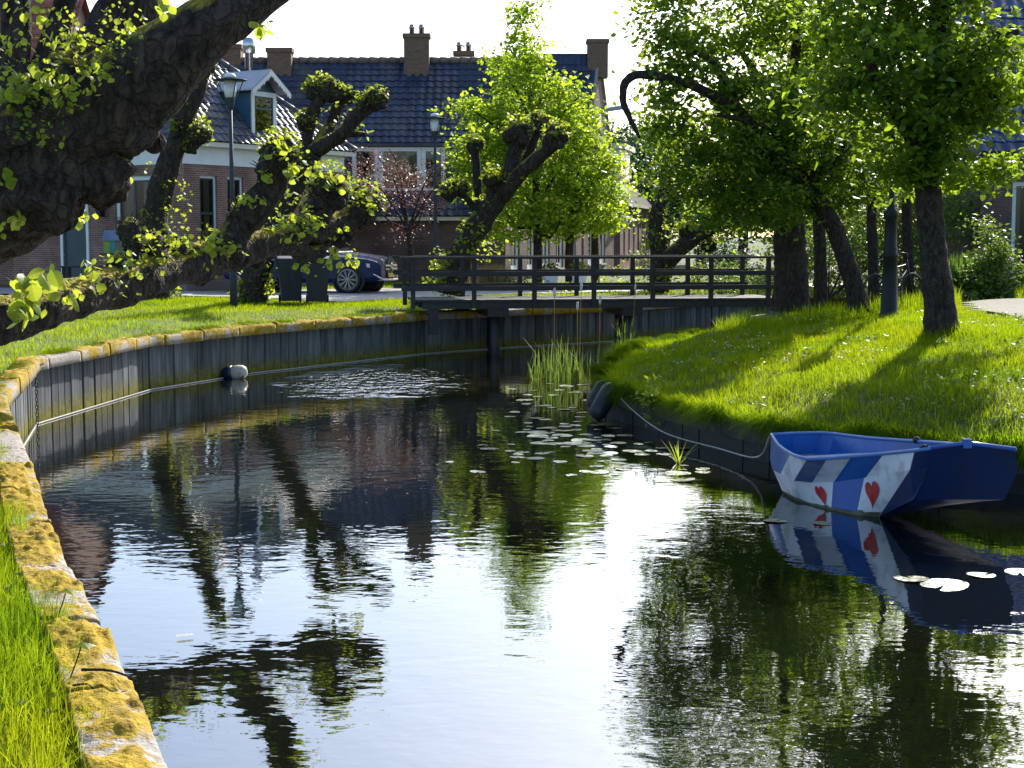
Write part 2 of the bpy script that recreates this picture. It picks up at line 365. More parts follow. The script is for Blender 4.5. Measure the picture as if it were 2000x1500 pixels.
def concretem(name, base, dark, moss, planks=False):
    """weathered concrete / timber; vertex attribute 'moss' gives where moss cushions sit"""
    m, nt, out = newmat(name); L = nt.links.new
    geo = N(nt, 'ShaderNodeNewGeometry'); b = N(nt, 'ShaderNodeBsdfPrincipled'); b.inputs['Roughness'].default_value = .9; b.inputs['Specular IOR Level'].default_value = .2
    oi = N(nt, 'ShaderNodeObjectInfo')
    n1 = N(nt, 'ShaderNodeTexNoise', i_Scale=22.0, i_Detail=8.0); L(geo.outputs['Position'], n1.inputs[0])
    mx = N(nt, 'ShaderNodeMix', data_type='RGBA'); mx.inputs[6].default_value = c4(base); mx.inputs[7].default_value = c4(dark)
    if planks:
        mp = N(nt, 'ShaderNodeMapping'); mp.inputs['Scale'].default_value = (9, 9, .7); L(geo.outputs['Position'], mp.inputs[0])
        n5 = N(nt, 'ShaderNodeTexNoise', i_Scale=1.5, i_Detail=7.0); L(mp.outputs[0], n5.inputs[0])
        r5 = N(nt, 'ShaderNodeMapRange', i_1=.35, i_2=.65); L(n5.outputs[0], r5.inputs[0]); L(r5.outputs[0], mx.inputs[0])
        hv = N(nt, 'ShaderNodeMapRange', i_3=.55, i_4=1.25); L(oi.outputs['Random'], hv.inputs[0])
        mu = N(nt, 'ShaderNodeMix', data_type='RGBA', blend_type='MULTIPLY'); mu.inputs[0].default_value = 1; L(mx.outputs[2], mu.inputs[6]); L(hv.outputs[0], mu.inputs[7])
        sx = N(nt, 'ShaderNodeSeparateXYZ'); L(geo.outputs['Position'], sx.inputs[0])
        nn = N(nt, 'ShaderNodeTexNoise', i_Scale=5.0, i_Detail=5.0); L(mp.outputs[0], nn.inputs[0])
        ms = N(nt, 'ShaderNodeMath', operation='MULTIPLY_ADD'); L(nn.outputs[0], ms.inputs[0]); ms.inputs[1].default_value = -.36; L(sx.outputs[2], ms.inputs[2])
        mr = N(nt, 'ShaderNodeMapRange', i_1=.12, i_2=-.12); L(ms.outputs[0], mr.inputs[0])
        fac = mr.outputs[0]; col = mu.outputs[2]
    else:
        r1 = N(nt, 'ShaderNodeMapRange', i_1=.35, i_2=.7); L(n1.outputs[0], r1.inputs[0]); L(r1.outputs[0], mx.inputs[0])
        a = N(nt, 'ShaderNodeAttribute', attribute_name='moss')
        sm = N(nt, 'ShaderNodeMath', operation='MULTIPLY_ADD'); L(n1.outputs[0], sm.inputs[0]); sm.inputs[1].default_value = .7; L(a.outputs['Fac'], sm.inputs[2])
        mr = N(nt, 'ShaderNodeMapRange', i_1=.70, i_2=.86); L(sm.outputs[0], mr.inputs[0]); fac = mr.outputs[0]; col = mx.outputs[2]
    n3 = N(nt, 'ShaderNodeTexNoise', i_Scale=13.0, i_Detail=10.0, i_Roughness=.7); L(geo.outputs['Position'], n3.inputs[0])
    r3 = N(nt, 'ShaderNodeMapRange', i_1=.35, i_2=.65); L(n3.outputs[0], r3.inputs[0])
    mo = N(nt, 'ShaderNodeMix', data_type='RGBA'); L(r3.outputs[0], mo.inputs[0]); mo.inputs[6].default_value = c4(moss); mo.inputs[7].default_value = (moss[0] * .38, moss[1] * .36, moss[2] * .7, 1)
    m2 = N(nt, 'ShaderNodeMix', data_type='RGBA'); L(fac, m2.inputs[0]); L(col, m2.inputs[6]); L(mo.outputs[2], m2.inputs[7]); L(m2.outputs[2], b.inputs['Base Color'])
    n4 = N(nt, 'ShaderNodeTexNoise', i_Scale=70.0, i_Detail=6.0); L(geo.outputs['Position'], n4.inputs[0])
    bp = N(nt, 'ShaderNodeBump', i_Strength=1.0, i_Distance=.012); L(n4.outputs[0], bp.inputs['Height']); L(bp.outputs[0], b.inputs['Normal'])
    L(b.outputs[0], out.inputs[0]); return m
M['coping'] = concretem('mossy_coping', (.40, .36, .32), (.22, .19, .16), (.46, .31, .022))
M['sheet'] = concretem('quay_plank', (.17, .18, .185), (.075, .08, .085), (.22, .20, .02), planks=True)

def waterm():
    m, nt, out = newmat('canal_water'); L = nt.links.new
    b = N(nt, 'ShaderNodeBsdfPrincipled'); b.inputs['Base Color'].default_value = (.005, .006, .003, 1); b.inputs['Roughness'].default_value = .015
    b.inputs['IOR'].default_value = 1.5; b.inputs['Specular IOR Level'].default_value = .7
    geo = N(nt, 'ShaderNodeNewGeometry')
    n1 = N(nt, 'ShaderNodeTexNoise', i_Scale=2.6, i_Detail=2.5, i_Roughness=.55, i_Distortion=.3); L(geo.outputs['Position'], n1.inputs[0])
    mp = N(nt, 'ShaderNodeMapping'); mp.inputs['Scale'].default_value = (.7, 1.3, 1); mp.inputs['Rotation'].default_value = (0, 0, .35); L(geo.outputs['Position'], mp.inputs[0])
    n2 = N(nt, 'ShaderNodeTexNoise', i_Scale=7.0, i_Detail=2.0, i_Roughness=.5); L(mp.outputs[0], n2.inputs[0])
    # where a breath of wind roughens the surface
    nb = N(nt, 'ShaderNodeTexNoise', i_Scale=.22, i_Detail=2.0); L(geo.outputs['Position'], nb.inputs[0])
    rb = N(nt, 'ShaderNodeMapRange', i_1=.38, i_2=.66, i_3=.45, i_4=1.5); L(nb.outputs[0], rb.inputs[0])
    vd = N(nt, 'ShaderNodeVectorMath', operation='SUBTRACT'); vd.inputs[1].default_value = (-2.35, 26.6, 0); L(geo.outputs['Position'], vd.inputs[0])
    vm = N(nt, 'ShaderNodeVectorMath', operation='MULTIPLY'); vm.inputs[1].default_value = (.55, .30, 0); L(vd.outputs[0], vm.inputs[0])
    vl = N(nt, 'ShaderNodeVectorMath', operation='LENGTH'); L(vm.outputs[0], vl.inputs[0])
    n5 = N(nt, 'ShaderNodeTexNoise', i_Scale=1.6, i_Detail=3.0); L(geo.outputs['Position'], n5.inputs[0])
    ad = N(nt, 'ShaderNodeMath', operation='MULTIPLY_ADD'); L(n5.outputs[0], ad.inputs[0]); ad.inputs[1].default_value = .9; L(vl.outputs['Value'], ad.inputs[2])
    rw = N(nt, 'ShaderNodeMapRange', i_1=1.35, i_2=.9, i_3=0.0, i_4=1.0); L(ad.outputs[0], rw.inputs[0])
    mp6 = N(nt, 'ShaderNodeMapping'); mp6.inputs['Scale'].default_value = (1.6, .8, 1); L(geo.outputs['Position'], mp6.inputs[0])
    n6 = N(nt, 'ShaderNodeTexNoise', i_Scale=3.6, i_Detail=2.0); L(mp6.outputs[0], n6.inputs[0])
    h1 = N(nt, 'ShaderNodeMath', operation='MULTIPLY'); L(n2.outputs[0], h1.inputs[0]); h1.inputs[1].default_value = .40
    h2 = N(nt, 'ShaderNodeMath', operation='ADD'); L(n1.outputs[0], h2.inputs[0]); L(h1.outputs[0], h2.inputs[1])
    h3 = N(nt, 'ShaderNodeMath', operation='MULTIPLY'); L(h2.outputs[0], h3.inputs[0]); L(rb.outputs[0], h3.inputs[1])
    h4 = N(nt, 'ShaderNodeMath', operation='MULTIPLY'); L(n6.outputs[0], h4.inputs[0]); L(rw.outputs[0], h4.inputs[1])
    h5 = N(nt, 'ShaderNodeMath', operation='MULTIPLY_ADD'); L(h4.outputs[0], h5.inputs[0]); h5.inputs[1].default_value = 30.0; L(h3.outputs[0], h5.inputs[2])
    bp = N(nt, 'ShaderNodeBump', i_Strength=1.0, i_Distance=.0036); L(h5.outputs[0], bp.inputs['Height']); L(bp.outputs[0], b.inputs['Normal'])
    gl = N(nt, 'ShaderNodeBsdfGlossy', i_Roughness=.015); gl.inputs[0].default_value = (.93, .97, 1, 1); L(bp.outputs[0], gl.inputs['Normal'])
    ms = N(nt, 'ShaderNodeMixShader'); ms.inputs[0].default_value = .17; L(b.outputs[0], ms.inputs[1]); L(gl.outputs[0], ms.inputs[2]); L(ms.outputs[0], out.inputs[0]); return m
M['water'] = waterm()

# ------------------------------------------------------------------ the lie of the land
EL = [(1.6, -4), (.75, 0)] + [tuple(gz(x, y, .87).xy) for x, y in ((335, 1500), (290, 1400), (230, 1270), (150, 1130), (95, 1000), (62, 900), (30, 825), (12, 775), (78, 702), (300, 658), (500, 637), (700, 622), (830, 612), (1000, 604), (1250, 594))] + [(5.2, 39.5), (9, 42), (16, 44), (40, 46)]
ER = [(12, -4), (9, 9), (6.6, 13)] + [tuple(gz(x, y, .40).xy) for x, y in ((2000, 885), (1800, 872), (1600, 850), (1400, 812), (1290, 783), (1215, 765))] + [(1.32, 22), (1.55, 24.3), (2.15, 27.5), (3.0, 30), (4.4, 32), (5.6, 34), (9, 36.5), (16, 38.5), (40, 40.5)]
def resample(poly, step):
    out = []; 
    for a, b in zip(poly, poly[1:]):
        a, b = np.array(a), np.array(b); n = max(1, int(np.hypot(*(b - a)) / step))
        out += [a + (b - a) * k / n for k in range(n)]
    return np.array(out + [np.array(poly[-1])])
def smoothpoly(poly, lo, hi):
    P, _ = spline([(x, y, 0) for x, y in poly[lo:hi]], [0] * (hi - lo), .3)
    return poly[:lo] + [(p.x, p.y) for p in P] + poly[hi:]
EL = smoothpoly(EL, 2, 10) [:]          # keep the corner at the step sharp
ER = smoothpoly(ER, 3, len(ER) - 2)
def dist_poly(x, y, poly):
    x = np.asarray(x, float); y = np.asarray(y, float); best = np.full(x.shape, 1e9)
    for (ax, ay), (bx, by) in zip(poly, poly[1:]):
        dx, dy = bx - ax, by - ay; t = np.clip(((x - ax) * dx + (y - ay) * dy) / (dx * dx + dy * dy + 1e-12), 0, 1)
        best = np.minimum(best, np.hypot(x - ax - t * dx, y - ay - t * dy))
    return best
CANAL = EL + ER[::-1]
def in_poly(x, y, poly):
    x = np.asarray(x, float); y = np.asarray(y, float); ins = np.zeros(x.shape, bool); n = len(poly); j = n - 1
    for i in range(n):
        xi, yi = poly[i]; xj, yj = poly[j]
        c = ((yi > y) != (yj > y)) & (x < (xj - xi) * (y - yi) / (yj - yi + 1e-12) + xi); ins ^= c; j = i
    return ins
def sstep(t): t = np.clip(t, 0, 1); return t * t * (3 - 2 * t)
def vnoise(x, y, s, seed=0):
    x = np.asarray(x, float) / s + seed * 17.3; y = np.asarray(y, float) / s - seed * 9.1
    xi, yi = np.floor(x), np.floor(y); fx, fy = x - xi, y - yi
    fx = fx * fx * (3 - 2 * fx); fy = fy * fy * (3 - 2 * fy)
    def h(a, b):
        v = np.sin(a * 127.1 + b * 311.7 + seed) * 43758.5453; return v - np.floor(v)
    return (h(xi, yi) * (1 - fx) + h(xi + 1, yi) * fx) * (1 - fy) + (h(xi, yi + 1) * (1 - fx) + h(xi + 1, yi + 1) * fx) * fy
def zR(x, y):
    s = dist_poly(x, y, ER); far = sstep((s - 10) / 15)
    return (.38 + .30 * sstep(s / 1.6) + .52 * sstep((s - .4) / 5) + .07 * (vnoise(x, y, 1.7) - .5) * sstep(s / 1)) * (1 - far) + .95 * far
def zL(x, y):
    s = dist_poly(x, y, EL); return .83 + .12 * sstep(s / 2.2) + .05 * (vnoise(x, y, 1.3, 3) - .5) * sstep((s - .3) / 1) * (1 - sstep((s - 6) / 4))
def zland(x, y):
    return np.where(dist_poly(x, y, ER) < dist_poly(x, y, EL), zR(x, y), zL(x, y))
def zg(x, y): return float(zland(np.array([x]), np.array([y]))[0])
def hit(px, py):
    d = ray(px, py); lo, hi = 3.0, 70.0; t = np.arange(lo, hi, .1)
    X, Y, Z = d.x * t, d.y * t, CAM_Z + d.z * t
    ok = (Z < zland(X, Y)) & ~in_poly(X, Y, CANAL); k = int(np.argmax(ok)) if ok.any() else len(t) - 1
    return Vector((X[k], Y[k], float(zland(X[k:k + 1], Y[k:k + 1])[0])))

# ground: one sheet to the horizon, cut at the canal
xs = np.concatenate([-np.geomspace(900, 16, 18), np.arange(-15, 15.01, .25), np.geomspace(16, 900, 18)])
ys = np.concatenate([np.arange(-40, 2, 6.0), np.arange(2, 48.01, .25), np.geomspace(50, 1500, 20)])
GX, GY = np.meshgrid(xs, ys, indexing='ij')
GZ = zland(GX.ravel(), GY.ravel()).reshape(GX.shape)
wet = in_poly(GX.ravel(), GY.ravel(), CANAL).reshape(GX.shape)
idx = np.arange(GX.size).reshape(GX.shape)
q = np.stack([idx[:-1, :-1], idx[1:, :-1], idx[1:, 1:], idx[:-1, 1:]], -1).reshape(-1, 4)
keep = ~(wet.ravel()[q].any(1))
g = link('ground', mesh_np('ground', np.stack([GX.ravel(), GY.ravel(), GZ.ravel() - .02], -1), q[keep], True), M['soil']); g['kind'] = 'structure'
w = MB(); w.face([(-60, -60, 0), (90, -60, 0), (90, 90, 0), (-60, 90, 0)])
w = obj('water', w, M['water']); w['kind'] = 'structure'
bed = MB(); bed.face([(-60, -60, -1.4), (90, -60, -1.4), (90, 90, -1.4), (-60, 90, -1.4)]); bed = obj('canal_bed', bed, M['soil']); bed['kind'] = 'structure'
def sheet(name, pts, mat, dz):
    V = []; F = []
    x0, x1 = min(p[0] for p in pts), max(p[0] for p in pts); y0, y1 = min(p[1] for p in pts), max(p[1] for p in pts)
    X, Y = np.meshgrid(np.arange(x0, x1 + .3, .3), np.arange(y0, y1 + .3, .3), indexing='ij')
    ins = in_poly(X.ravel(), Y.ravel(), pts); ix = np.arange(X.size).reshape(X.shape)
    Q = np.stack([ix[:-1, :-1], ix[1:, :-1], ix[1:, 1:], ix[:-1, 1:]], -1).reshape(-1, 4); Q = Q[ins[Q].all(1)]
    o = link(name, mesh_np(name, np.stack([X.ravel(), Y.ravel(), zland(X.ravel(), Y.ravel()) + dz], -1), Q, True), mat); o['kind'] = 'structure'; return o
ROAD = [(-30, 42), (-12, 41), (-8.6, 39.8), (-6.0, 38.2), (-4.2, 36.4), (-2.8, 37.6), (0, 40.2), (4, 43.5), (9, 46.5), (30, 49), (30, 52), (9, 50), (2, 47.6), (-4, 45.5), (-9, 43), (-14, 46), (-30, 47)]
sheet('road', ROAD, M['road'], .012)
PATH = [tuple(hit(x, y).xy) for x, y in ((1866, 596), (1885, 609), (1930, 618), (1990, 624), (2090, 632), (2160, 600), (2120, 583), (1990, 585), (1900, 586), (1868, 588))]
sheet('path', PATH, M['path'], .03)

# ------------------------------------------------------------------ quay on the left, with coping stones and planks
def arcwalk(poly, s0, piece, gap):
    """cut a polyline into pieces; yields lists of points"""
    P = resample(poly, .06); seg = np.hypot(*np.diff(P, axis=0).T); s = np.concatenate([[0], np.cumsum(seg)]); t = s0
    def pt(v): return np.array([np.interp(v, s, P[:, 0]), np.interp(v, s, P[:, 1])])
    while t + piece < s[-1]:
        yield t, [pt(t + gap + (piece - 2 * gap) * k / 12) for k in range(13)]; t += piece
def offs(P, d):
    P = np.array(P); T = np.gradient(P, axis=0); T /= np.hypot(T[:, 0], T[:, 1])[:, None]
    return P + np.stack([-T[:, 1], T[:, 0]], -1) * d            # left of travel = landwards for EL
quay = thing('quay_wall', 'old mossy quay wall of planks and concrete coping along the left bank', 'quay wall', (EL[8][0], EL[8][1], 0))
QL = [p for p in EL if -2 < p[1] < 43]
OVER = .15
for t, P in arcwalk(QL, 0.0, 1.15, .013):
    mid = P[6]
    if mid[1] < 3.2 or mid[0] > 7.5: continue
    near = mid[1] < 12; nu, nv = (60, 22) if near else (24, 9)
    Pn = np.array(P); tt = np.linspace(0, 12, nu); X = np.interp(tt, range(13), Pn[:, 0]); Y = np.interp(tt, range(13), Pn[:, 1]); C = np.stack([X, Y], -1)
    jit = RND.uniform(-.006, .006); jo = RND.uniform(-.008, .008)
    prof = [(.0, .72), (.0, .79), (.004, .845)] + [(.018 + .23 * k / nv, .87 - .012 * max(0, 1 - k / (nv * .25))) for k in range(nv + 1)] + [(.25, .7)]
    V = []; A = []
    bare = RND.random() < (.08 if near else .07)
    for d, z in prof:
        O = offs(C, d + jo)
        for k in range(nu):
            x, y = O[k]; m = vnoise(x, y, .33, 5) * .6 + vnoise(x, y, .11, 6) * .4
            m = float(m) + .10 * (d > .07) - (.35 if bare else 0) - .10 * (z < .8) - .10 * float(vnoise(x, y, 1.1, 21) > .62) * float(vnoise(x, y, .07, 22))
            m += .02 if near else .07
            zz = z + jit
            if z > .84: zz += .07 * max(0, m - .30) * (.4 + float(vnoise(x, y, .045, 8)) + .5 * float(vnoise(x, y, .02, 18))) + (.01 * float(vnoise(x, y, .02, 9)) if near else 0)
            if d <= .0: x += 0
            V.append((x, y, zz)); A.append(m)
    npf = len(prof); ii = np.arange(npf * nu).reshape(npf, nu)
    Q = np.stack([ii[:-1, :-1], ii[:-1, 1:], ii[1:, 1:], ii[1:, :-1]], -1).reshape(-1, 4).tolist()
    me = bpy.data.meshes.new('coping_stone')
    ends = [[int(ii[k, 0]) for k in range(npf)], [int(ii[k, nu - 1]) for k in reversed(range(npf))], ]
    bot = [int(v) for v in ii[0, ::-1]] + [int(v) for v in ii[-1, :]]
    me.from_pydata(V, [], Q + ends + [bot]); at_ = me.attributes.new('moss', 'FLOAT', 'POINT'); at_.data.foreach_set('value', A)
    me.polygons.foreach_set('use_smooth', [True] * (len(Q)) + [False] * 3); me.update()
    link('coping_stone', me, M['coping'], quay)
for t, P in arcwalk(QL, 0.1, .235, .004):
    mid = P[6]
    if mid[1] < 4 or mid[0] > 7.5: continue
    a, b = Vector((*P[0], 0)), Vector((*P[-1], 0)); d = (b - a).normalized(); n = Vector((d.y, -d.x, 0)); k = RND.uniform(-.012, .012)
    a = a - n * OVER; b = b - n * OVER; mb = MB(); z1 = .76
    # a plank with chamfered arrises
    pr = [(0, -.05), (0, .012 + k), (.012, .024 + k), ((b - a).length - .012, .024 + k), ((b - a).length, .012 + k), ((b - a).length, -.05)]
    lo = [a + d * u + n * v + Vector((0, 0, -.9)) for u, v in pr]; hi_ = [p + Vector((0, 0, .9 + z1)) for p in lo]
    for i in range(len(pr)):
        j = (i + 1) % len(pr); mb.face([lo[i], lo[j], hi_[j], hi_[i]])
    mb.face(hi_)
    obj('plank', mb, M['sheet'], quay)
# waling and floating boom line along the foot of the wall
wl = offs(np.array([p for p in EL if 14 < p[1] < 43 and p[0] < 6]), .06)
mb = MB().tube([(x, y, .012) for x, y in wl], [.013] * len(wl), 6)
tag(obj('floating_pipe', mb, M['rope'], None, True), 'long thin grey pipe floating at the foot of the left quay wall', 'pipe')

# chain hanging down the corner of the quay
ch = MB(); c0 = at(72, 745, 20.1)
for k in range(15):
    c = Vector((c0.x + .02, c0.y - .1, .72 - k * .05)); seg = 10
    ring = [c + (Vector((math.cos(a) * .016, 0, math.sin(a) * .032)) if k % 2 else Vector((0, math.cos(a) * .016, math.sin(a) * .032))) for a in [2 * math.pi * j / seg for j in range(seg + 1)]]
    ch.tube(ring, [.006] * len(ring), 5)
tag(obj('mooring_chain', ch, M['iron'], None, True), 'rusty dark chain hanging down the left quay corner into the water', 'chain')

# buoy fender against the wall
bc = gz(457, 728, .1)
b = thing('mooring_buoy', 'round-ended cream and navy float lying against the left quay wall', 'buoy', (bc.x, bc.y, 0))
ax = Vector((.95, -.1, .12))
obj('float_body', MB().lathe(bc - ax * .05, [(.10, 0), (.125, .03), (.128, .14), (.115, .22), (.08, .27), (.03, .29)], 18, ax), M['buoy'], b, True)
obj('end_cap', MB().lathe(bc - ax * .24, [(.03, 0), (.085, .03), (.12, .09), (.131, .15), (.131, .21)], 18, ax), M['navy'], b, True)
obj('rope', MB().tube([bc - ax * .22, bc + Vector((-.32, .2, .25)), bc + Vector((-.36, .35, .62))], [.008] * 3, 5, step=.05), M['rope'], b)

# ------------------------------------------------------------------ timber edging of the right bank
edge = thing('bank_edging', 'low dark timber edging holding up the right grass bank', 'edging', (ER[12][0], ER[12][1], 0))
RL = [p for p in ER if p[1] < 33 and p[0] < 9]
for t, P in arcwalk(RL, 0, 1.6, .006):
    mid = P[6]; V = []; Pn = np.array(P)
    mb = MB(); k = RND.uniform(-.015, .015); k2 = RND.uniform(-.01, .015)
    O0, O1 = offs(Pn, .05 + k2), offs(Pn, -.06 + k2)
    for i in range(0, 12, 3):
        c = [O0[i], O0[i + 3], O1[i + 3], O1[i]]
        mb.hexa([(p[0], p[1], .20) for p in c] + [(p[0], p[1], .41 + k) for p in c])
    obj('edge_beam', mb, M['edge'], edge)
for t, P in arcwalk(RL, 0, .26, .0015):
    a, b = Vector((*P[0], 0)), Vector((*P[-1], 0)); d = (b - a).normalized(); n = Vector((d.y, -d.x, 0)); k = RND.uniform(-.01, .01)
    mb = MB(); c = [a + n * (-.02 + k), b + n * (-.02 + k), b + n * .02, a + n * .02]
    mb.hexa([(p.x, p.y, -.9) for p in c] + [(p.x, p.y, .30) for p in c])
    obj('board', mb, M['wood_dark'], edge)

# ------------------------------------------------------------------ footbridge
A0, B0 = at(783, 588, 32.0), at(1512, 577, 33.3)
br = thing('footbridge', 'dark timber footbridge with railings crossing the canal', 'bridge', (A0.x, A0.y, 1.15))
bf = Fr(A0.xy, (B0 - A0).xy); BL = (B0 - A0).xy.length; DZ = 1.17; BW = 1.75
nd = int(BL / .15)
for k in range(nd):
    obj('deck_plank', MB().boxf(bf, k * .15 + .004 + .3, k * .15 + .146 + .3, -BW, .06, DZ - .045 + RND.uniform(-.003, .003), DZ + RND.uniform(0, .004)), M['wood'], br)
obj('side_beam', MB().boxf(bf, .45, BL - .1, -.04, .04, DZ - .19, DZ - .05), M['wood'], br)
obj('side_beam', MB().boxf(bf, .45, BL - .1, -BW + .05, -BW + .13, DZ - .19, DZ - .05), M['wood'], br)
obj('side_beam', MB().boxf(bf, .45, BL - .1, -BW / 2 - .06, -BW / 2 + .06, DZ - .19, DZ - .05), M['wood'], br)
for v0 in (.045, -BW - .04):
    npst = 7
    for k in range(npst):
        u = .25 + (BL - .4) * k / (npst - 1)
        obj('post', MB().boxf(bf, u - .045, u + .045, v0 - .045, v0 + .045, DZ - .18, 2.02), M['wood'], br)
    obj('handrail', MB().boxf(bf, -.02, BL + .05, v0 - .075, v0 + .075, 2.022, 2.072), M['wood'], br)
    for zz in (1.66, 1.36):
        obj('rail', MB().boxf(bf, -.0, BL, v0 + (.047 if v0 > 0 else -.047) - .0, v0 + (.082 if v0 > 0 else -.082), zz, zz + .10) if v0 > 0 else MB().boxf(bf, 0, BL, v0 - .082, v0 - .047, zz, zz + .10), M['wood'], br)
for px in (965, 1228):
    u = (at(px, 600, 32.5) - A0).x / bf.d.x
    obj('cross_beam', MB().boxf(bf, u - .14, u + .30, -BW - .1, .12, DZ - .36, DZ - .192), M['wood_dark'], br)
    for v in (-.05, -BW + .1):
        obj('pile', MB().lathe(bf.p(u + .02 + (0 if v > -1 else .18), v, -.9), [(.115, 0), (.11, 1.0), (.105, DZ - .36 + .9)], 14), M['wood_dark'], br, True)
u = (at(847, 600, 32.2) - A0).x / bf.d.x
obj('abutment_post', MB().boxf(bf, u - .1, u + .1, -.12, .08, .45, DZ - .192), M['wood'], br)
obj('abutment_post', MB().boxf(bf, BL - .4, BL - .2, -.12, .08, .3, DZ - .192), M['wood'], br)

# ------------------------------------------------------------------ houses
def window(house, fr, u0, u1, z0, z1, v=-.07, fm='white', sash=None, mull=(), trans=(), curtain=True, fw=.07):
    mb = MB(); d0, d1 = v - .05, v
    mb.boxf(fr, u0, u0 + fw, d0, d1, z0, z1); mb.boxf(fr, u1 - fw, u1, d0, d1, z0, z1)
    mb.boxf(fr, u0 + fw, u1 - fw, d0, d1, z1 - fw, z1); mb.boxf(fr, u0 + fw, u1 - fw, d0, d1, z0, z0 + fw)
    o = obj('window', mb, M[fm], house)
    ms = MB(); i0, i1, j0, j1 = u0 + fw, u1 - fw, z0 + fw, z1 - fw; s = .045
    ms.boxf(fr, i0, i0 + s, d0 + .01, d1 - .015, j0, j1); ms.boxf(fr, i1 - s, i1, d0 + .01, d1 - .015, j0, j1)
    ms.boxf(fr, i0 + s, i1 - s, d0 + .01, d1 - .015, j0, j0 + s); ms.boxf(fr, i0 + s, i1 - s, d0 + .01, d1 - .015, j1 - s, j1)
    for m in mull: ms.boxf(fr, u0 + (u1 - u0) * m - .03, u0 + (u1 - u0) * m + .03, d0 + .012, d1 - .017, j0 + s, j1 - s)
    for t in trans: ms.boxf(fr, i0 + s, i1 - s, d0 + .008, d1 - .013, z0 + (z1 - z0) * t - .035, z0 + (z1 - z0) * t + .035)
    obj('sash', ms, M[sash or fm], o)
    p = MB(); p.face([fr.p(i0, d0 + .02, j0), fr.p(i1, d0 + .02, j0), fr.p(i1, d0 + .02, j1), fr.p(i0, d0 + .02, j1)]); obj('pane', p, M['glass'], o)
    if curtain:
        cb = MB(); n = 16
        for side in (0, 1):
            for k in range(n):
                a = i0 + (i1 - i0) * (.0 + .36 * k / n) if not side else i1 - (i1 - i0) * (.36 * (k + 1) / n); b_ = a + (i1 - i0) * .36 / n
                va, vb = d0 - .12 - .03 * math.sin(k * 1.7), d0 - .12 - .03 * math.sin((k + 1) * 1.7)
                if side: va, vb = vb, va
                cb.face([fr.p(a, va, j0), fr.p(b_, vb, j0), fr.p(b_, vb, j1), fr.p(a, va, j1)])
        obj('curtain', cb, M['curtain'], o)
    si = MB().boxf(fr, u0 - .06, u1 + .06, v - .05, .07, z0 - .07, z0 - .005); obj('sill', si, M['lead'], o)
    return o

def tile_mesh(tw, tl, name='roof_tile'):
    nx = 6; V = []; F = []
    for j, y in enumerate((0, tl * 1.12)):
        for i in range(nx + 1):
            t = i / nx; z = .022 * math.sin(2 * math.pi * t - .6) + (.045 if j == 0 else .012)
            V.append((t * tw * 1.03, y, z))
    for i in range(nx + 1): V.append((V[i][0], 0, V[i][2] - .022))
    for i in range(nx):
        F.append((i, i + 1, nx + 1 + i + 1, nx + 1 + i)); F.append((2 * (nx + 1) + i, 2 * (nx + 1) + i + 1, i + 1, i))
    return V, F
def tiles(house, O, du, dv, W, Ln, tw, tl, mat, test=None, nmax=300, key=None):
    du, dv = Vector(du).normalized(), Vector(dv).normalized(); dn = du.cross(dv)
    B = Matrix((du, dv, dn)).transposed().to_4x4()
    V, F = tile_mesh(tw, tl); me = bpy.data.meshes.new('roof_tile'); me.from_pydata(V, [], F); me.materials.append(mat)
    cells = []
    for r in range(int(Ln / tl)):
        for c in range(int(W / tw)):
            if test is None or test((c + .5) * tw, (r + .5) * tl): cells.append(Vector(O) + du * (c * tw) + dv * (r * tl) + dn * RND.uniform(0, .006))
    if key: cells.sort(key=key)
    for p in cells[:nmax]:
        o = bpy.data.objects.new('roof_tile', me); COL.objects.link(o); o.parent = house
        o.matrix_basis = Matrix.Translation(p - WT[house.name]) @ B @ Matrix.Rotation(RND.uniform(-.012, .012), 4, 'Y')
    rest = cells[nmax:]
    if rest:
        Vn = np.array(V); R3 = np.array(B.to_3x3()); Vw = Vn @ R3.T
        AV = np.concatenate([Vw + np.array(p)[None] for p in rest]); Fn = np.array(F)
        AF = np.concatenate([Fn + k * len(V) for k in range(len(rest))])
        o = link('roof_tile_field', mesh_np('roof_tile_field', AV, AF), mat, house); o['kind'] = 'stuff'
def ridge(house, a, b, mat, r=.11, name='ridge_tile', step=.38):
    a, b = Vector(a), Vector(b); n = max(1, int((b - a).length / step)); d = (b - a) / n
    for k in range(n):
        mb = MB().lathe(a + d * k, [(r * 1.08, 0), (r * 1.1, .05), (r * .92, d.length * 1.04)], 10, d.normalized()); obj(name, mb, mat, house, True)
def chimney(house, c, wx, wy, z0, z1, pots=0, mat='chimney', rot=0):
    mb = MB(); x, y = c
    mb.box(x - wx / 2, x + wx / 2, y - wy / 2, y + wy / 2, z0, z1 - .16)
    o = obj('chimney', mb, M[mat], house)
    obj('chimney_cap', MB().box(x - wx / 2 - .05, x + wx / 2 + .05, y - wy / 2 - .05, y + wy / 2 + .05, z1 - .158, z1), M[mat], o)
    for k in range(pots):
        px = x + (k - (pots - 1) / 2) * .36
        obj('flue_pipe', MB().lathe((px, y, z1 + .002), [(.1, 0), (.1, .22), (.13, .22), (.13, .27), (.1, .27), (.1, .36)], 14), M['steel'], o, True)
    return o

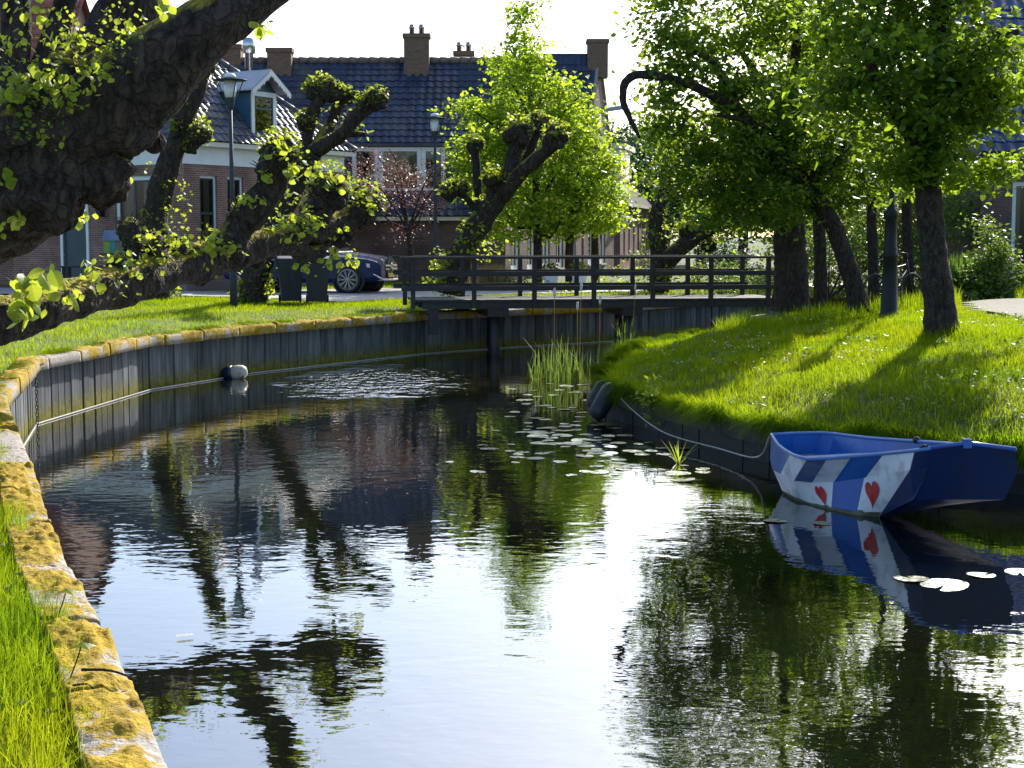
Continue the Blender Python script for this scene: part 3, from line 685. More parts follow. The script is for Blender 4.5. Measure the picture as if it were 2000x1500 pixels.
# --- brick house with the dormer
GZ0 = .93
C1 = Vector((-9.1, 43.0)); dR = Vector((3.75, 5.9)).normalized()
fR = Fr(C1, dR); dLf = Vector((dR.y, -dR.x)); fL = Fr(C1 - dLf * 7.2, dLf)   # left face runs towards the corner
H1 = thing('brick_house', 'red brick house with white fascia and a blue dormer behind the bins', 'house', (C1.x, C1.y, GZ0))
E1 = 5.14; L1 = 7.0; D1 = 7.2
opR = [(.6, 1.3, 1.85, 4.2), (1.72, 2.4, 1.85, 4.2), (4.85, 5.6, 1.85, 4.2)]
opL = [(D1 - 2.75, D1 - 1.3, 1.9, 4.2), (D1 - 4.95, D1 - 3.95, 1.0, 4.1)]
mb = MB(); mb.wall(fR, 0, L1, GZ0 - .1, 4.5, opR); mb.wall(fL, 0, D1, GZ0 - .1, 4.5, opL)
fB = Fr(fR.p(L1, 0, 0).xy, -fR.n.xy); mb.wall(fB, 0, D1, GZ0 - .1, 4.5); fK = Fr(fL.p(0, 0, 0).xy + fR.d.xy * L1, -fR.d.xy); mb.wall(fK, 0, L1, GZ0 - .1, 4.5)
obj('wall', mb, M['brick'], H1)
mb = MB(); mb.boxf(fR, -.03, L1 + .03, -.2, .03, 4.502, 5.0); obj('fascia', mb, M['white'], H1)
mb = MB(); mb.boxf(fL, 0, D1 - .032, -.2, .03, 4.502, 5.0); obj('fascia', mb, M['white'], H1)
mb = MB(); mb.boxf(fR, -.28, L1 + .28, -.1, .28, 5.002, 5.13); mb.boxf(fL, -.28, D1 - .1, -.1, .28, 5.003, 5.131); obj('gutter', mb, M['cream'], H1)
mb = MB(); mb.boxf(fR, -.03, L1, -.2, .03, GZ0 - .1, GZ0 + .3); mb.boxf(fL, 0, D1 - .0, -.2, .031, GZ0 - .1, GZ0 + .3); obj('plinth', mb, M['brick_dark'], H1)
for o in opR: window(H1, fR, *o, fm='white', sash='teal', trans=(.55,))
window(H1, fL, *opL[0], fm='white', sash='teal', mull=(.5,), trans=(.42,), fw=.12)
dr = opL[1]; mb = MB(); mb.boxf(fL, dr[0], dr[1], -.1, -.05, dr[2], 3.2); d_ = obj('door', mb, M['teal'], H1)
obj('door_frame', MB().boxf(fL, dr[0] - .1, dr[0], -.06, .03, dr[2], 4.2).boxf(fL, dr[1], dr[1] + .1, -.06, .03, dr[2], 4.2).boxf(fL, dr[0], dr[1], -.06, .03, 4.1, 4.2), M['white'], d_)
window(H1, fL, dr[0], dr[1], 3.22, 4.1, curtain=False)
wl_ = obj('wall_lantern', MB().boxf(fL, D1 - 3.25, D1 - 3.05, .12, .3, 3.05, 3.4).boxf(fL, D1 - 3.18, D1 - 3.12, 0, .2, 3.42, 3.47).lathe(fL.p(D1 - 3.15, .21, 3.4), [(.16, 0), (.05, .15), (.02, .2)], 8), M['iron'], H1)
AP = fR.p(L1 / 2, -2.0, 7.75); AP2 = fR.p(L1 / 2, -D1 + 2.0, 7.75)
ov = .3
eA, eB = fR.p(-ov, ov, E1), fR.p(L1 + ov, ov, E1); eC, eD = fR.p(L1 + ov, -D1 - ov, E1), fR.p(-ov, -D1 - ov, E1)
mb = MB(); mb.face([eA, eB, AP]); mb.face([eB, eC, AP2, AP]); mb.face([eC, eD, AP2]); mb.face([eD, eA, AP, AP2]); obj('roof', mb, M['tile_old'], H1)
wd = (eB - eA).length; sl_ = (AP - (eA + eB) / 2); sln = sl_.length
tiles(H1, eA, eB - eA, sl_, wd, sln, .27, .31, M['tile_old'], lambda u, v: wd / 2 * v / sln - .1 < u < wd - wd / 2 * v / sln + .1)
wl2 = (eA - eD).length; up2 = ((AP + AP2) / 2 - (eA + eD) / 2); h2 = up2.length; ins2 = (2.0 + ov)
tiles(H1, eD, eA - eD, up2, wl2, h2, .27, .31, M['tile_old'], lambda u, v: ins2 * v / h2 < u < wl2 - ins2 * v / h2, nmax=0)
ridge(H1, eB + Vector((0, 0, .05)), AP + Vector((0, 0, .06)), M['tile_old'], .09); ridge(H1, eA + Vector((0, 0, .05)), AP + Vector((0, 0, .06)), M['tile_old'], .09); ridge(H1, AP + Vector((0, 0, .06)), AP2 + Vector((0, 0, .06)), M['tile_old'], .1)
# dormer
du0, du1, dz0, dz1, dzr = 2.8, 3.9, 5.28, 6.72, 7.12
dm = MB()
for u in (du0, du1): 
    q = [fR.p(u, .0, dz0), fR.p(u, .0, dz1), fR.p(u, -1.6, dz1), fR.p(u, -.2, dz0)]
    dm.face(q if u == du0 else q[::-1])
D = obj('dormer', dm, M['blue_board'], H1)
window(D, fR, du0, du1, dz0, dz1, v=.0, fm='white', sash='teal', trans=(.66,), curtain=False, fw=.14)
obj('gable_board', (lambda m: (m.face([fR.p(du0, -.002, dz1), fR.p(du1, -.002, dz1), fR.p((du0 + du1) / 2, -.002, dzr + .12)]), m)[1])(MB()), M['teal'], D)
um = (du0 + du1) / 2
for s_ in (-1, 1):
    a0, a1 = fR.p(um, .3, dzr + .2), fR.p(um, -2.0, dzr + .2); b0, b1 = fR.p(um + s_ * .85, .3, dz1 - .02), fR.p(um + s_ * .85, -1.9, dz1 - .02); up = Vector((0, 0, .05))
    m_ = MB(); m_.hexa([a0, b0, b1, a1, a0 + up, b0 + up, b1 + up, a1 + up]); obj('dormer_roof', m_, M['lead'], D)
    m_ = MB(); n_ = 9
    for k in range(n_):
        p = a0.lerp(b0, (k + .5) / n_); e = (b0 - a0) / n_ * .5; dn = Vector((0, 0, -.17 - .03 * (k % 2)))
        m_.face([p - e, p + e, p + e * .8 + dn * .6, p + dn, p - e * .8 + dn * .6]) ; m_.face([(x + fR.n * .025) for x in (p + e, p - e, p - e * .8 + dn * .6, p + dn, p + e * .8 + dn * .6)])
    obj('lace_board', m_, M['white'], D)
fp = at(487, 150, 47.2)
obj('steel_flue', MB().lathe((fp.x, fp.y, fp.z - .5), [(.13, 0), (.13, 1.2), (.19, 1.2), (.19, 1.62), (.12, 1.66)], 16), M['steel'], H1, True)

# --- long house with the dark blue roof
YA = 53.4; XA0 = -10.6; KX = .2845; XA1 = -.23
HA = thing('blue_roofed_house', 'long low brick house under a huge dark blue tiled roof', 'house', (XA1, YA, GZ0))
fA = Fr((XA0, YA), (1, 0)); LA = XA1 - XA0; YR = 58.9; YB = 64.4
def xs_(y): return XA1 + KX * (y - YA)
ZE, ZRd = 3.25, 9.05
fS = Fr((XA1, YA), (KX, 1)); ks = math.hypot(KX, 1)
opA = [(XA1 - XA0 - 6.9, XA1 - XA0 - 6.1, 1.8, 2.9)]
opS = [(.7 + k * 2.15, 1.85 + k * 2.15, 1.25, 3.5) for k in range(5)]
mb = MB(); mb.wall(fA, 0, LA, GZ0 - .1, ZE - .1, opA); obj('wall', mb, M['brick_dark'], HA)  # front wall takes the darker brick, its shade painted into the colour
mb = MB(); mb.wall(fS, 0, (YB - YA) * ks, GZ0 - .1, ZE + .5, opS)
mb.face([fS.p(0, 0, ZE + .5), fS.p((YB - YA) * ks, 0, ZE + .5), fS.p((YR - YA) * ks, 0, ZRd - .1)], [(0, 3.75), (11.4, 3.75), (5.7, 9)])
obj('wall', mb, M['brick_lit'], HA)
mb = MB(); mb.face([(XA0, YA, GZ0), (XA0, YB, GZ0), (XA0, YB, ZE), (XA0, YR, ZRd), (XA0, YA, ZE)]); mb.face([(XA0, YB, GZ0), (xs_(YB), YB, GZ0), (xs_(YB), YB, ZE), (XA0, YB, ZE)]); obj('wall', mb, M['brick_dark'], HA)
for o in opA: window(HA, fA, *o)
for k, o in enumerate(opS): window(HA, fS, *o, fw=.16, mull=(.5,))
obj('fascia', MB().boxf(fA, -.1, LA + .1, -.1, .3, ZE - .22, ZE - .09), M['cream'], HA)
mb = MB(); e0, e1 = Vector((XA0 - .1, YA - .35, ZE - .08)), Vector((XA1 + .15, YA - .35, ZE - .08)); r0, r1 = Vector((XA0 - .1, YR, ZRd)), Vector((xs_(YR) + .15, YR, ZRd)); k0, k1 = Vector((XA0 - .1, YB + .3, ZE)), Vector((xs_(YB) + .15, YB + .3, ZE))
mb.face([e0, e1, r1, r0]); mb.face([r0, r1, k1, k0]); obj('roof', mb, M['tile'], HA)
upA = (r0 - e0); lnA = upA.length
def inA(u, v):
    x = e0.x + u; y = e0.y + (YR - e0.y) * v / lnA; z = e0.z + (ZRd - e0.z) * v / lnA
    return x < xs_(y) + .15 and not (-5.65 < x < -2.25 and 3.7 < z < 5.55)
tiles(HA, e0, (1, 0, 0), upA, 15, lnA, .30, .34, M['tile'], inA, 300, key=lambda p: abs(p.x + 4.3) + .3 * abs(p.z - 6))
ridge(HA, r0 + Vector((0, 0, .05)), r1 + Vector((0, 0, .05)), M['ridge'], .13)
# wide roof dormer with white frames
fD = Fr((-5.56, 53.95), (1, 0)); wD = 3.24
dmo = obj('roof_dormer', MB().boxf(fD, -.08, wD + .08, -1.9, .12, 5.60, 5.70).boxf(fD, -.06, .0, -1.7, .0, 3.9, 5.6).boxf(fD, wD, wD + .06, -1.7, .0, 3.9, 5.6), M['tile'], HA)
for a, b_, f in ((0, .92, 'white'), (.93, 2.4, 'white'), (2.41, wD, 'white')): window(dmo, fD, a, b_, 4.02, 5.58, v=-.0, fw=.1, curtain=True)
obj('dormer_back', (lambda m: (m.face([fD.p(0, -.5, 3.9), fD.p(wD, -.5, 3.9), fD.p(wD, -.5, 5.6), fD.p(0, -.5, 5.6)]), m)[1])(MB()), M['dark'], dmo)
for px, py, wpx, pots, Yc in ((547, 95, 46, 0, 58.6), (814, 67, 48, 2, 58.6), (906, 101, 36, 2, 60.5), (450, 88, 44, 0, 59)):
    p = at(px, py, Yc); chimney(HA, (p.x, Yc), wpx * Yc / 3000, .6, 8.0, p.z, pots)
mb = MB(); p0 = at(838, 112, 61); p1 = at(930, 127, 61)
mb.face([(p0.x - 1.2, 59.2, 8.9), (p1.x + 1, 59.2, 8.9), (p1.x - .6, 61, 8.95), (p0.x, 61, p0.z)]); obj('rear_roof', mb, M['tile_old'], HA)

# --- taller gabled house behind the lindens
HC = thing('gabled_house', 'sunlit brick gable with a broad chimney rising behind the green linden', 'house', (xs_(65), 65, GZ0))
YC0, YC1, YCm, ZCe, ZCr = 64.8, 70.6, 67.4, 5.0, 10.35
fC = Fr((xs_(YC0), YC0), (KX, 1)); lC = (YC1 - YC0) * ks
opC = [(.8, 1.9, 1.3, 3.6), (3.1, 4.2, 1.3, 3.6)]; opC2 = [(2.4, 3.3, 6.2, 7.6)]
mb = MB(); mb.wall(fC, 0, lC, GZ0 - .1, ZCe, opC); um_ = (YCm - YC0) * ks
mb.face([fC.p(0, 0, ZCe), fC.p(lC, 0, ZCe), fC.p(um_, 0, ZCr)], [(0, 5), (lC, 5), (um_, 10.3)])
mb.face([(1, YC0, GZ0), (xs_(YC0), YC0, GZ0), (xs_(YC0), YC0, ZCe), (1, YC0, ZCe)]); obj('wall', mb, M['brick_lit'], HC)
for o in opC: window(HC, fC, *o, fw=.16)
obj('attic_window', MB().boxf(fC, um_ - .35, um_ + .35, -.02, .04, 6.3, 7.6), M['white'], HC)
mb = MB(); ev = [Vector((1, YC0 - .2, ZCe)), Vector((xs_(YC0) - .02, YC0 - .2, ZCe)), Vector((xs_(YCm) - .02, YCm, ZCr)), Vector((1, YCm, ZCr))]; mb.face(ev)
mb.face([Vector((1, YCm, ZCr)), Vector((xs_(YCm) - .02, YCm, ZCr)), Vector((xs_(YC1) - .02, YC1, ZCe)), Vector((1, YC1, ZCe))]); obj('roof', mb, M['tile'], HC)
tiles(HC, ev[0], (1, 0, 0), ev[3] - ev[0], 4, (ev[3] - ev[0]).length, .3, .34, M['tile'], lambda u, v: 1 + u < xs_(YC0 + (YCm - YC0) * v / (ev[3] - ev[0]).length) - .2, 300)
obj('verge', MB().bar(fC.p(0, .02, ZCe), fC.p(um_, .02, ZCr), .12, .14).bar(fC.p(um_, .02, ZCr), fC.p(lC, .02, ZCe), .12, .14), M['brick_lit'], HC)
pc = at(1167, 78, 67.4); chimney(HC, (pc.x, 67.4), .88, .8, 9.3, pc.z)
obj('hoist_beam', MB().bar(fC.p(um_, 0, 7.9), fC.p(um_, 1.3, 8.05), .12, .18), M['lead'], HC)

# --- small row house with the white box dormer
HE = thing('row_house', 'distant brick row house with a white box dormer beyond the bridge', 'house', (5.0, 71.6, GZ0))
fE = Fr((5.02, 71.6), (2.5, 12.4)); lE = 12.6
opE = [(.9 + k * 1.9, 1.75 + k * 1.9, 1.6, 3.1) for k in range(6)]
mb = MB(); mb.wall(fE, 0, lE, GZ0 - .1, 4.0, opE); fE2 = Fr(fE.p(0, -6, 0).xy, fE.n.xy); mb.wall(fE2, 0, 6, GZ0 - .1, 4.0)
mb.face([fE2.p(0, 0, 4), fE2.p(6, 0, 4), fE2.p(3, 0, 7)], [(0, 4), (6, 4), (3, 7)]); obj('wall', mb, M['brick'], HE)
for o in opE: window(HE, fE, *o, fw=.14, curtain=False)
mb = MB(); mb.face([fE.p(-.1, .25, 4.05), fE.p(lE, .25, 4.05), fE.p(lE, -3, 7), fE.p(-.1, -3, 7)]); mb.face([fE.p(-.1, -3, 7), fE.p(lE, -3, 7), fE.p(lE, -6, 4), fE.p(-.1, -6, 4)]); obj('roof', mb, M['roof_moss'], HE)
obj('gutter', MB().boxf(fE, -.1, lE, .1, .3, 3.9, 4.04), M['cream'], HE)
de = obj('box_dormer', MB().boxf(fE, 1.6, 5.4, -2.4, -.25, 4.5, 6.6), M['white'], HE)
obj('dormer_cap', MB().boxf(fE, 1.4, 5.6, -2.6, .0, 6.602, 6.85), M['cream'], de)
for k in range(2): obj('window_glass', MB().boxf(fE, 1.9 + k * 1.8, 3.3 + k * 1.8, -.3, -.235, 5.0, 6.3), M['carglass'], de)
# --- house on the right, mostly hidden by the trees
HR = thing('right_brick_house', 'brown brick house with deep blue roof tiles at the right edge', 'house', (12.2, 40, 1.0))
fH = Fr((12.15, 40), (1, -.04)); lH = 7
opH = [(.78, 1.5, 1.2, 3.9), (2.4, 3.6, 1.9, 3.9)]
mb = MB(); mb.wall(fH, 0, lH, .8, 4.75, opH); fH2 = Fr(fH.p(0, -7, 0).xy, fH.n.xy); mb.wall(fH2, 0, 7, .8, 4.75); mb.face([fH2.p(0, 0, 4.75), fH2.p(7, 0, 4.75), fH2.p(3.5, 0, 9.0)], [(0, 4.75), (7, 4.75), (3.5, 9)]); mb.face([fH.p(0, -7, .8), fH.p(lH, -7, .8), fH.p(lH, -7, 4.75), fH.p(0, -7, 4.75)]); mb.face([fH.p(lH, 0, .8), fH.p(lH, -7, .8), fH.p(lH, -7, 4.75), fH.p(lH, -3.5, 9), fH.p(lH, 0, 4.75)]); mb.face([fH.p(0, -.01, .85), fH.p(lH, -.01, .85), fH.p(lH, -7, .85), fH.p(0, -7, .85)]); obj('wall', mb, M['brick_dark'], HR)
for o in opH: window(HR, fH, *o)
e0, e1 = fH.p(-.2, .35, 4.62), fH.p(lH, .35, 4.62); r0, r1 = fH.p(-.2, -3.5, 9.05), fH.p(lH, -3.5, 9.05)
mb = MB(); mb.face([e0, e1, r1, r0]); mb.face([r0, r1, fH.p(lH, -7.3, 4.6), fH.p(-.2, -7.3, 4.6)]); obj('roof', mb, M['tile'], HR)
M['tile_blue'] = pm('deep_blue_tile', (.035, .06, .16), (.022, .04, .11), 3, .3, .002, 25, isl=.35)
tiles(HR, e0, e1 - e0, r0 - e0, lH, (r0 - e0).length, .33, .36, M['tile_blue'], None, 300, key=lambda p: p.x + .2 * p.z)
obj('downpipe', MB().lathe(fH.p(.9 + .75, .12, 1.0), [(.07, 0), (.07, 3.6)], 10), M['iron'], HR, True)
obj('gutter', MB().boxf(fH, -.2, lH, .3, .45, 4.5, 4.6), M['iron'], HR)
# --- neighbour at far left, seen in chinks between the limbs
HN = thing('red_roofed_house', 'house with red roof tiles glimpsed between the big left limbs', 'house', (-16, 49, GZ0))
fN = Fr((-24, 50), (1, -.08)); mb = MB(); mb.wall(fN, 0, 9, .8, 6.0, [(6.5, 7.6, 1.8, 4), (3, 4.2, 1.8, 4)]); fN2 = Fr(fN.p(9, 0, 0).xy, -fN.n.xy); mb.wall(fN2, 0, 8, .8, 6.0); mb.face([fN2.p(0, 0, 6), fN2.p(8, 0, 6), fN2.p(4, 0, 10.5)], [(0, 6), (8, 6), (4, 10.5)]); mb.face([fN.p(0, -8, .8), fN.p(9, -8, .8), fN.p(9, -8, 6), fN.p(0, -8, 6)]); mb.face([fN.p(0, 0, .8), fN.p(0, -8, .8), fN.p(0, -8, 6), fN.p(0, -4, 10.5), fN.p(0, 0, 6)]); obj('wall', mb, M['brick'], HN)
for o in [(6.5, 7.6, 1.8, 4), (3, 4.2, 1.8, 4)]: window(HN, fN, *o)
e0, e1, r0, r1 = fN.p(-.2, .3, 5.9), fN.p(9.2, .3, 5.9), fN.p(-.2, -4, 10.6), fN.p(9.2, -4, 10.6); mb = MB(); mb.face([e0, e1, r1, r0]); mb.face([r0, r1, fN.p(9.2, -8.3, 5.9), fN.p(-.2, -8.3, 5.9)]); obj('roof', mb, M['tile_red'], HN)
tiles(HN, e0, e1 - e0, r0 - e0, 9.4, (r0 - e0).length, .3, .34, M['tile_red'], None, 0)

# ------------------------------------------------------------------ foliage helpers
def frames(n, up_bias=.0, rs=rng):
    """random orthonormal leaf frames: axis a (length), b (width), c (normal)"""
    c = rs.normal(size=(n, 3)); c[:, 2] = c[:, 2] + up_bias * np.sign(c[:, 2] + 1e-6); c /= np.linalg.norm(c, axis=1)[:, None]
    a = rs.normal(size=(n, 3)); a[:, 2] -= .7; a -= (a * c).sum(1)[:, None] * c; a /= np.linalg.norm(a, axis=1)[:, None] + 1e-9
    return a, np.cross(c, a), c
def leaf_arrays(C, size, up_bias=.6, wr=.8, rs=rng, fold=.14):
    n = len(C); a, b, c = frames(n, up_bias, rs); s = np.asarray(size)[:, None]
    loc = [(0, 0, 0), (.30, .42, -fold), (.78, .30, -fold * .8), (1.05, 0, -.16), (.78, -.30, -fold * .8), (.30, -.42, -fold)]
    V = np.stack([C + s * (a * x + b * (y * wr) + c * z) for x, y, z in loc], 1).reshape(-1, 3)
    k = np.arange(n)[:, None] * 6
    return V, np.concatenate([k + np.array([[0, 1, 2, 3]]), k + np.array([[0, 3, 4, 5]])])
def ellip(n, c, r, shell=.5, rs=rng):
    d = rs.normal(size=(n, 3)); d /= np.linalg.norm(d, axis=1)[:, None]; t = (shell ** 3 + (1 - shell ** 3) * rs.random(n)) ** (1 / 3)
    return np.array(c)[None] + d * t[:, None] * np.array(r)[None]
def crown(tree, lobes, leaf, mat, per=26, sig=.17, name='foliage', twigs=True, barkmat=None, wr=.8, up=.6, shell=.35):
    """lobes: (centre, radii, clumps); leaves sit in clumps on twigs so that gaps stay open"""
    Cs = []; tw = MB()
    for c, r, n in lobes:
        cl = ellip(n, c, r, shell)
        cl += rng.normal(size=cl.shape) * .06; out_ = rng.random(len(cl)) < .16; cl[out_] = np.array(c)[None] + (cl[out_] - np.array(c)[None]) * rng.uniform(1.15, 1.5, (out_.sum(), 1))
        Cs.append(cl)
        if twigs:
            for p in cl[:: 3]:
                p = Vector(p); q = p.lerp(Vector(c), .35 + .3 * RND.random()) - Vector((0, 0, .05)); tw.tube([q, (p + q) / 2 + Vector((RND.uniform(-.05, .05), RND.uniform(-.05, .05), .03)), p], [.012, .008, .004], 4, cap=False)
    Cs = np.concatenate(Cs); k = rng.poisson(per, len(Cs)); P = np.repeat(Cs, k, axis=0)
    sg = np.repeat(rng.uniform(.6, 1.5, len(Cs)), k)[:, None] * sig
    P = P + rng.normal(size=P.shape) * sg * np.array([1.25, 1.25, .5]) - np.array([0, 0, 1.0]) * (np.abs(rng.normal(size=(len(P), 1))) * sg * .25)
    V, F = leaf_arrays(P, leaf * rng.uniform(.65, 1.2, len(P)), up, wr)
    o = link(name, mesh_np(name, V, F), mat, tree); o['kind'] = 'stuff'
    if twigs and tw.V: t = obj('twigs', tw, barkmat or M['bark_right'], tree); t['kind'] = 'stuff'
    return o

def lime_leaf_mesh(seed):
    r = random.Random(seed); V = []; F = []
    ol = [(0, 0), (.06, .30), (.22, .47), (.45, .50), (.68, .38), (.86, .18), (1.0, 0)]
    cr = r.uniform(.1, .3); tw = r.uniform(-.15, .15)
    for i, (x, y) in enumerate(ol):
        z = -.25 * x * x
        V.append((x, 0, z))
        V.append((x - (.1 if i == 0 else 0), y, z - cr * y + tw * x * y)); V.append((x - (.1 if i == 0 else 0), -y, z - cr * y - tw * x * y))
    for i in range(len(ol) - 1):
        a, b = 3 * i, 3 * i + 3; F += [(a, a + 1, b + 1, b), (a, b, b + 2, a + 2)]
    V += [(-.35, .012, .12), (-.35, -.012, .12), (0, .012, 0), (0, -.012, 0)]; n = len(V); F.append((n - 4, n - 3, n - 1, n - 2))
    me = bpy.data.meshes.new('leaf'); me.from_pydata(V, [], F); me.update(); return me
LM = [lime_leaf_mesh(s) for s in range(6)]
for m in LM: m.materials.append(M['leaf_lime'])

# ------------------------------------------------------------------ the big leaning pollard in the left foreground
T1 = thing('pollard_lime', 'huge gnarled leaning lime in the left foreground with a long mossy low limb', 'tree', (-5.0, 10.2, .85))
def ap(lst): return [at(*p) for p in lst]
trunk = MB()
DM = 9.5
trunk.tube([(-5.0, 10.2, .7), (-4.6, 10.0, 1.6)] + ap([(-160, 480, 9.8), (20, 370, 9.6), (150, 265, 9.5), (262, 165, 9.4), (378, 74, 9.4), (488, -8, 9.5), (575, -90, 9.6), (640, -200, 9.7)]),
           [.55, .48, .40, .37, .335, .285, .20, .155, .14, .13], 44, .16, 3.2, .045, ridge=.09)
for i, (x, y, d, r) in enumerate(((120, 170, 9.25, .2), (60, 250, 9.2, .22), (190, 215, 9.2, .16), (90, 360, 9.2, .26), (180, 330, 9.25, .2), (215, 365, 9.3, .13), (30, 400, 9.3, .2), (130, 395, 9.4, .12), (260, 260, 9.2, .14), (300, 215, 9.2, .1), (345, 120, 9.2, .09), (200, 385, 9.5, .08), (15, 300, 9.2, .2), (150, 120, 9.6, .14), (300, 275, 9.5, .07))):
    trunk.blob(at(x, y, d + .12), r, .4, 5, 26, 18, (1, .7, 1), seed=i * 3.3)
obj('trunk', trunk, M['bark'], T1, True)
lm = MB()
lm.tube(ap([(-80, 430, 9.9), (40, 300, 10.1), (130, 200, 10.2), (215, 90, 10.3), (270, -20, 10.4), (300, -160, 10.5)]), [.34, .30, .26, .22, .19, .16], 32, .16, 3.5, .06, ridge=.05, seed=3)
obj('limb', lm, M['bark'], T1, True)
for k, (pts, rr) in enumerate((([(-20, 330, 10.8), (10, 200, 10.9), (30, 80, 11), (25, -60, 11)], [.16, .13, .11, .1]), ([(60, 220, 11), (95, 120, 11.1), (125, 20, 11.2), (140, -90, 11.2)], [.14, .11, .09, .08]), ([(330, 150, 9.4), (350, 60, 9.3), (330, -60, 9.3), (350, -200, 9.3)], [.16, .11, .10, .09]))):
    if k == 2: continue
    obj('limb', MB().tube(ap(pts), rr, 20, .2, 4, .06, seed=k + 5), M['bark'], T1, True)
# a second tree further along: its low limb runs out over the grass towards the bridge
T1B = thing('pollard_lime', 'long low mossy limb of a lime reaching right across the left lawn', 'tree', (-7.0, 12.6, .9))
DO = 2.4
def apl(lst): return [at(x, y, d + DO) for x, y, d in lst]
obj('trunk', MB().tube([(-7.0, 12.6, .6), (-6.9, 12.7, 1.3), (-6.8, 12.8, 2.2), (-6.9, 12.7, 3.2), (-7.0, 12.6, 4.4)], [.5, .42, .38, .36, .3], 26, .2, 2.5, .08), M['bark'], T1B, True)
low = MB()
LP = [(-330, 600, 10.3), (-180, 630, 10.5), (-60, 636, 10.8), (60, 612, 11.3), (180, 573, 12.2), (300, 538, 13.2), (420, 502, 14.2), (520, 479, 15), (600, 456, 15.8), (665, 432, 16.4), (705, 412, 16.8)]
lr = [.34, .28, .225, .20, .19, .20, .185, .165, .15, .145, .14]
low.tube(apl(LP), lr, 36, .30, 2.6, .045, ridge=.08, seed=9)
knobs = [(300, 495, 13.2, .17), (236, 525, 12.7, .13), (345, 492, 13.6, .14), (262, 478, 12.9, .10), (395, 530, 14, .15), (455, 488, 14.5, .16), (120, 582, 11.8, .13), (560, 470, 15.3, .14), (500, 505, 15, .11), (640, 458, 16.2, .13), (180, 560, 12.2, .12), (420, 490, 14.2, .13), (590, 450, 15.6, .12)]
for i, (x, y, d, r) in enumerate(knobs): low.blob(at(x, y, d + DO), r, .4, 6, 22, 16, seed=i * 1.7)
obj('low_limb', low, M['bark'], T1B, True)
def shoots(mb, c, r, n, L_, seed):
    rr = random.Random(seed)
    for k in range(n):
        d = Vector((rr.gauss(0, 1), rr.gauss(0, 1), abs(rr.gauss(.9, .6)))).normalized(); a = c + d * r * .85; b_ = a + d * L_ * rr.uniform(.4, 1) + Vector((0, 0, L_ * .15)); mb.tube([a, (a + b_) / 2 + Vector((rr.uniform(-.01, .01), 0, 0)), b_], [.008, .006, .003], 4, cap=False)
    return mb
def branch(tree, pts, rad, knuck, mat, amp=.30, freq=4, seg=20, step=.05, seed=0, name='branch'):
    mb = MB().tube(pts, rad, seg, amp, freq, step, seed=seed)
    for i, (c, r, sc) in enumerate(knuck): mb.blob(c, r, .40, 1.1 / r, 24, 18, sc, seed=seed + i); shoots(mb, c, r, 16, .16, seed + i)
    return obj(name, mb, mat, tree, True)
def al(x, y, d): return at(x, y, d + DO)
branch(T1B, apl([(440, 505, 14.3), (465, 450, 14.4), (500, 405, 14.4), (530, 355, 14.4), (544, 310, 14.3)]), [.18, .165, .155, .15, .15], [(al(545, 305, 14.3), .185, (1, 1, 1.15)), (al(470, 425, 14.4), .14, (1, 1, 1)), (al(528, 330, 14.3), .15, (1, 1, 1))], M['bark'], seed=2)
branch(T1B, apl([(608, 470, 15.9), (622, 420, 15.9), (640, 380, 15.9)]), [.15, .14, .15], [(al(642, 372, 15.9), .21, (1, 1, .95)), (al(622, 395, 15.9), .15, (1, 1, 1)), (al(655, 385, 15.9), .15, (1, 1, 1))], M['bark'], seed=4)
branch(T1B, apl([(690, 420, 16.6), (704, 410, 16.8), (712, 402, 16.8)]), [.17, .17, .16], [(al(706, 406, 16.8), .23, (1, 1, 1.05)), (al(668, 462, 16.4), .16, (1, 1, 1)), (al(690, 425, 16.6), .17, (1, 1, 1))], M['bark'], seed=6)
branch(T1B, apl([(560, 470, 15.3), (600, 498, 15.8), (628, 488, 16)]), [.12, .11, .09], [], M['bark'], seed=7)
branch(T1B, apl([(262, 520, 12.9), (258, 480, 12.9), (250, 450, 12.9)]), [.09, .08, .08], [(al(252, 452, 12.9), .11, (1, 1, 1))], M['bark'], seed=8)
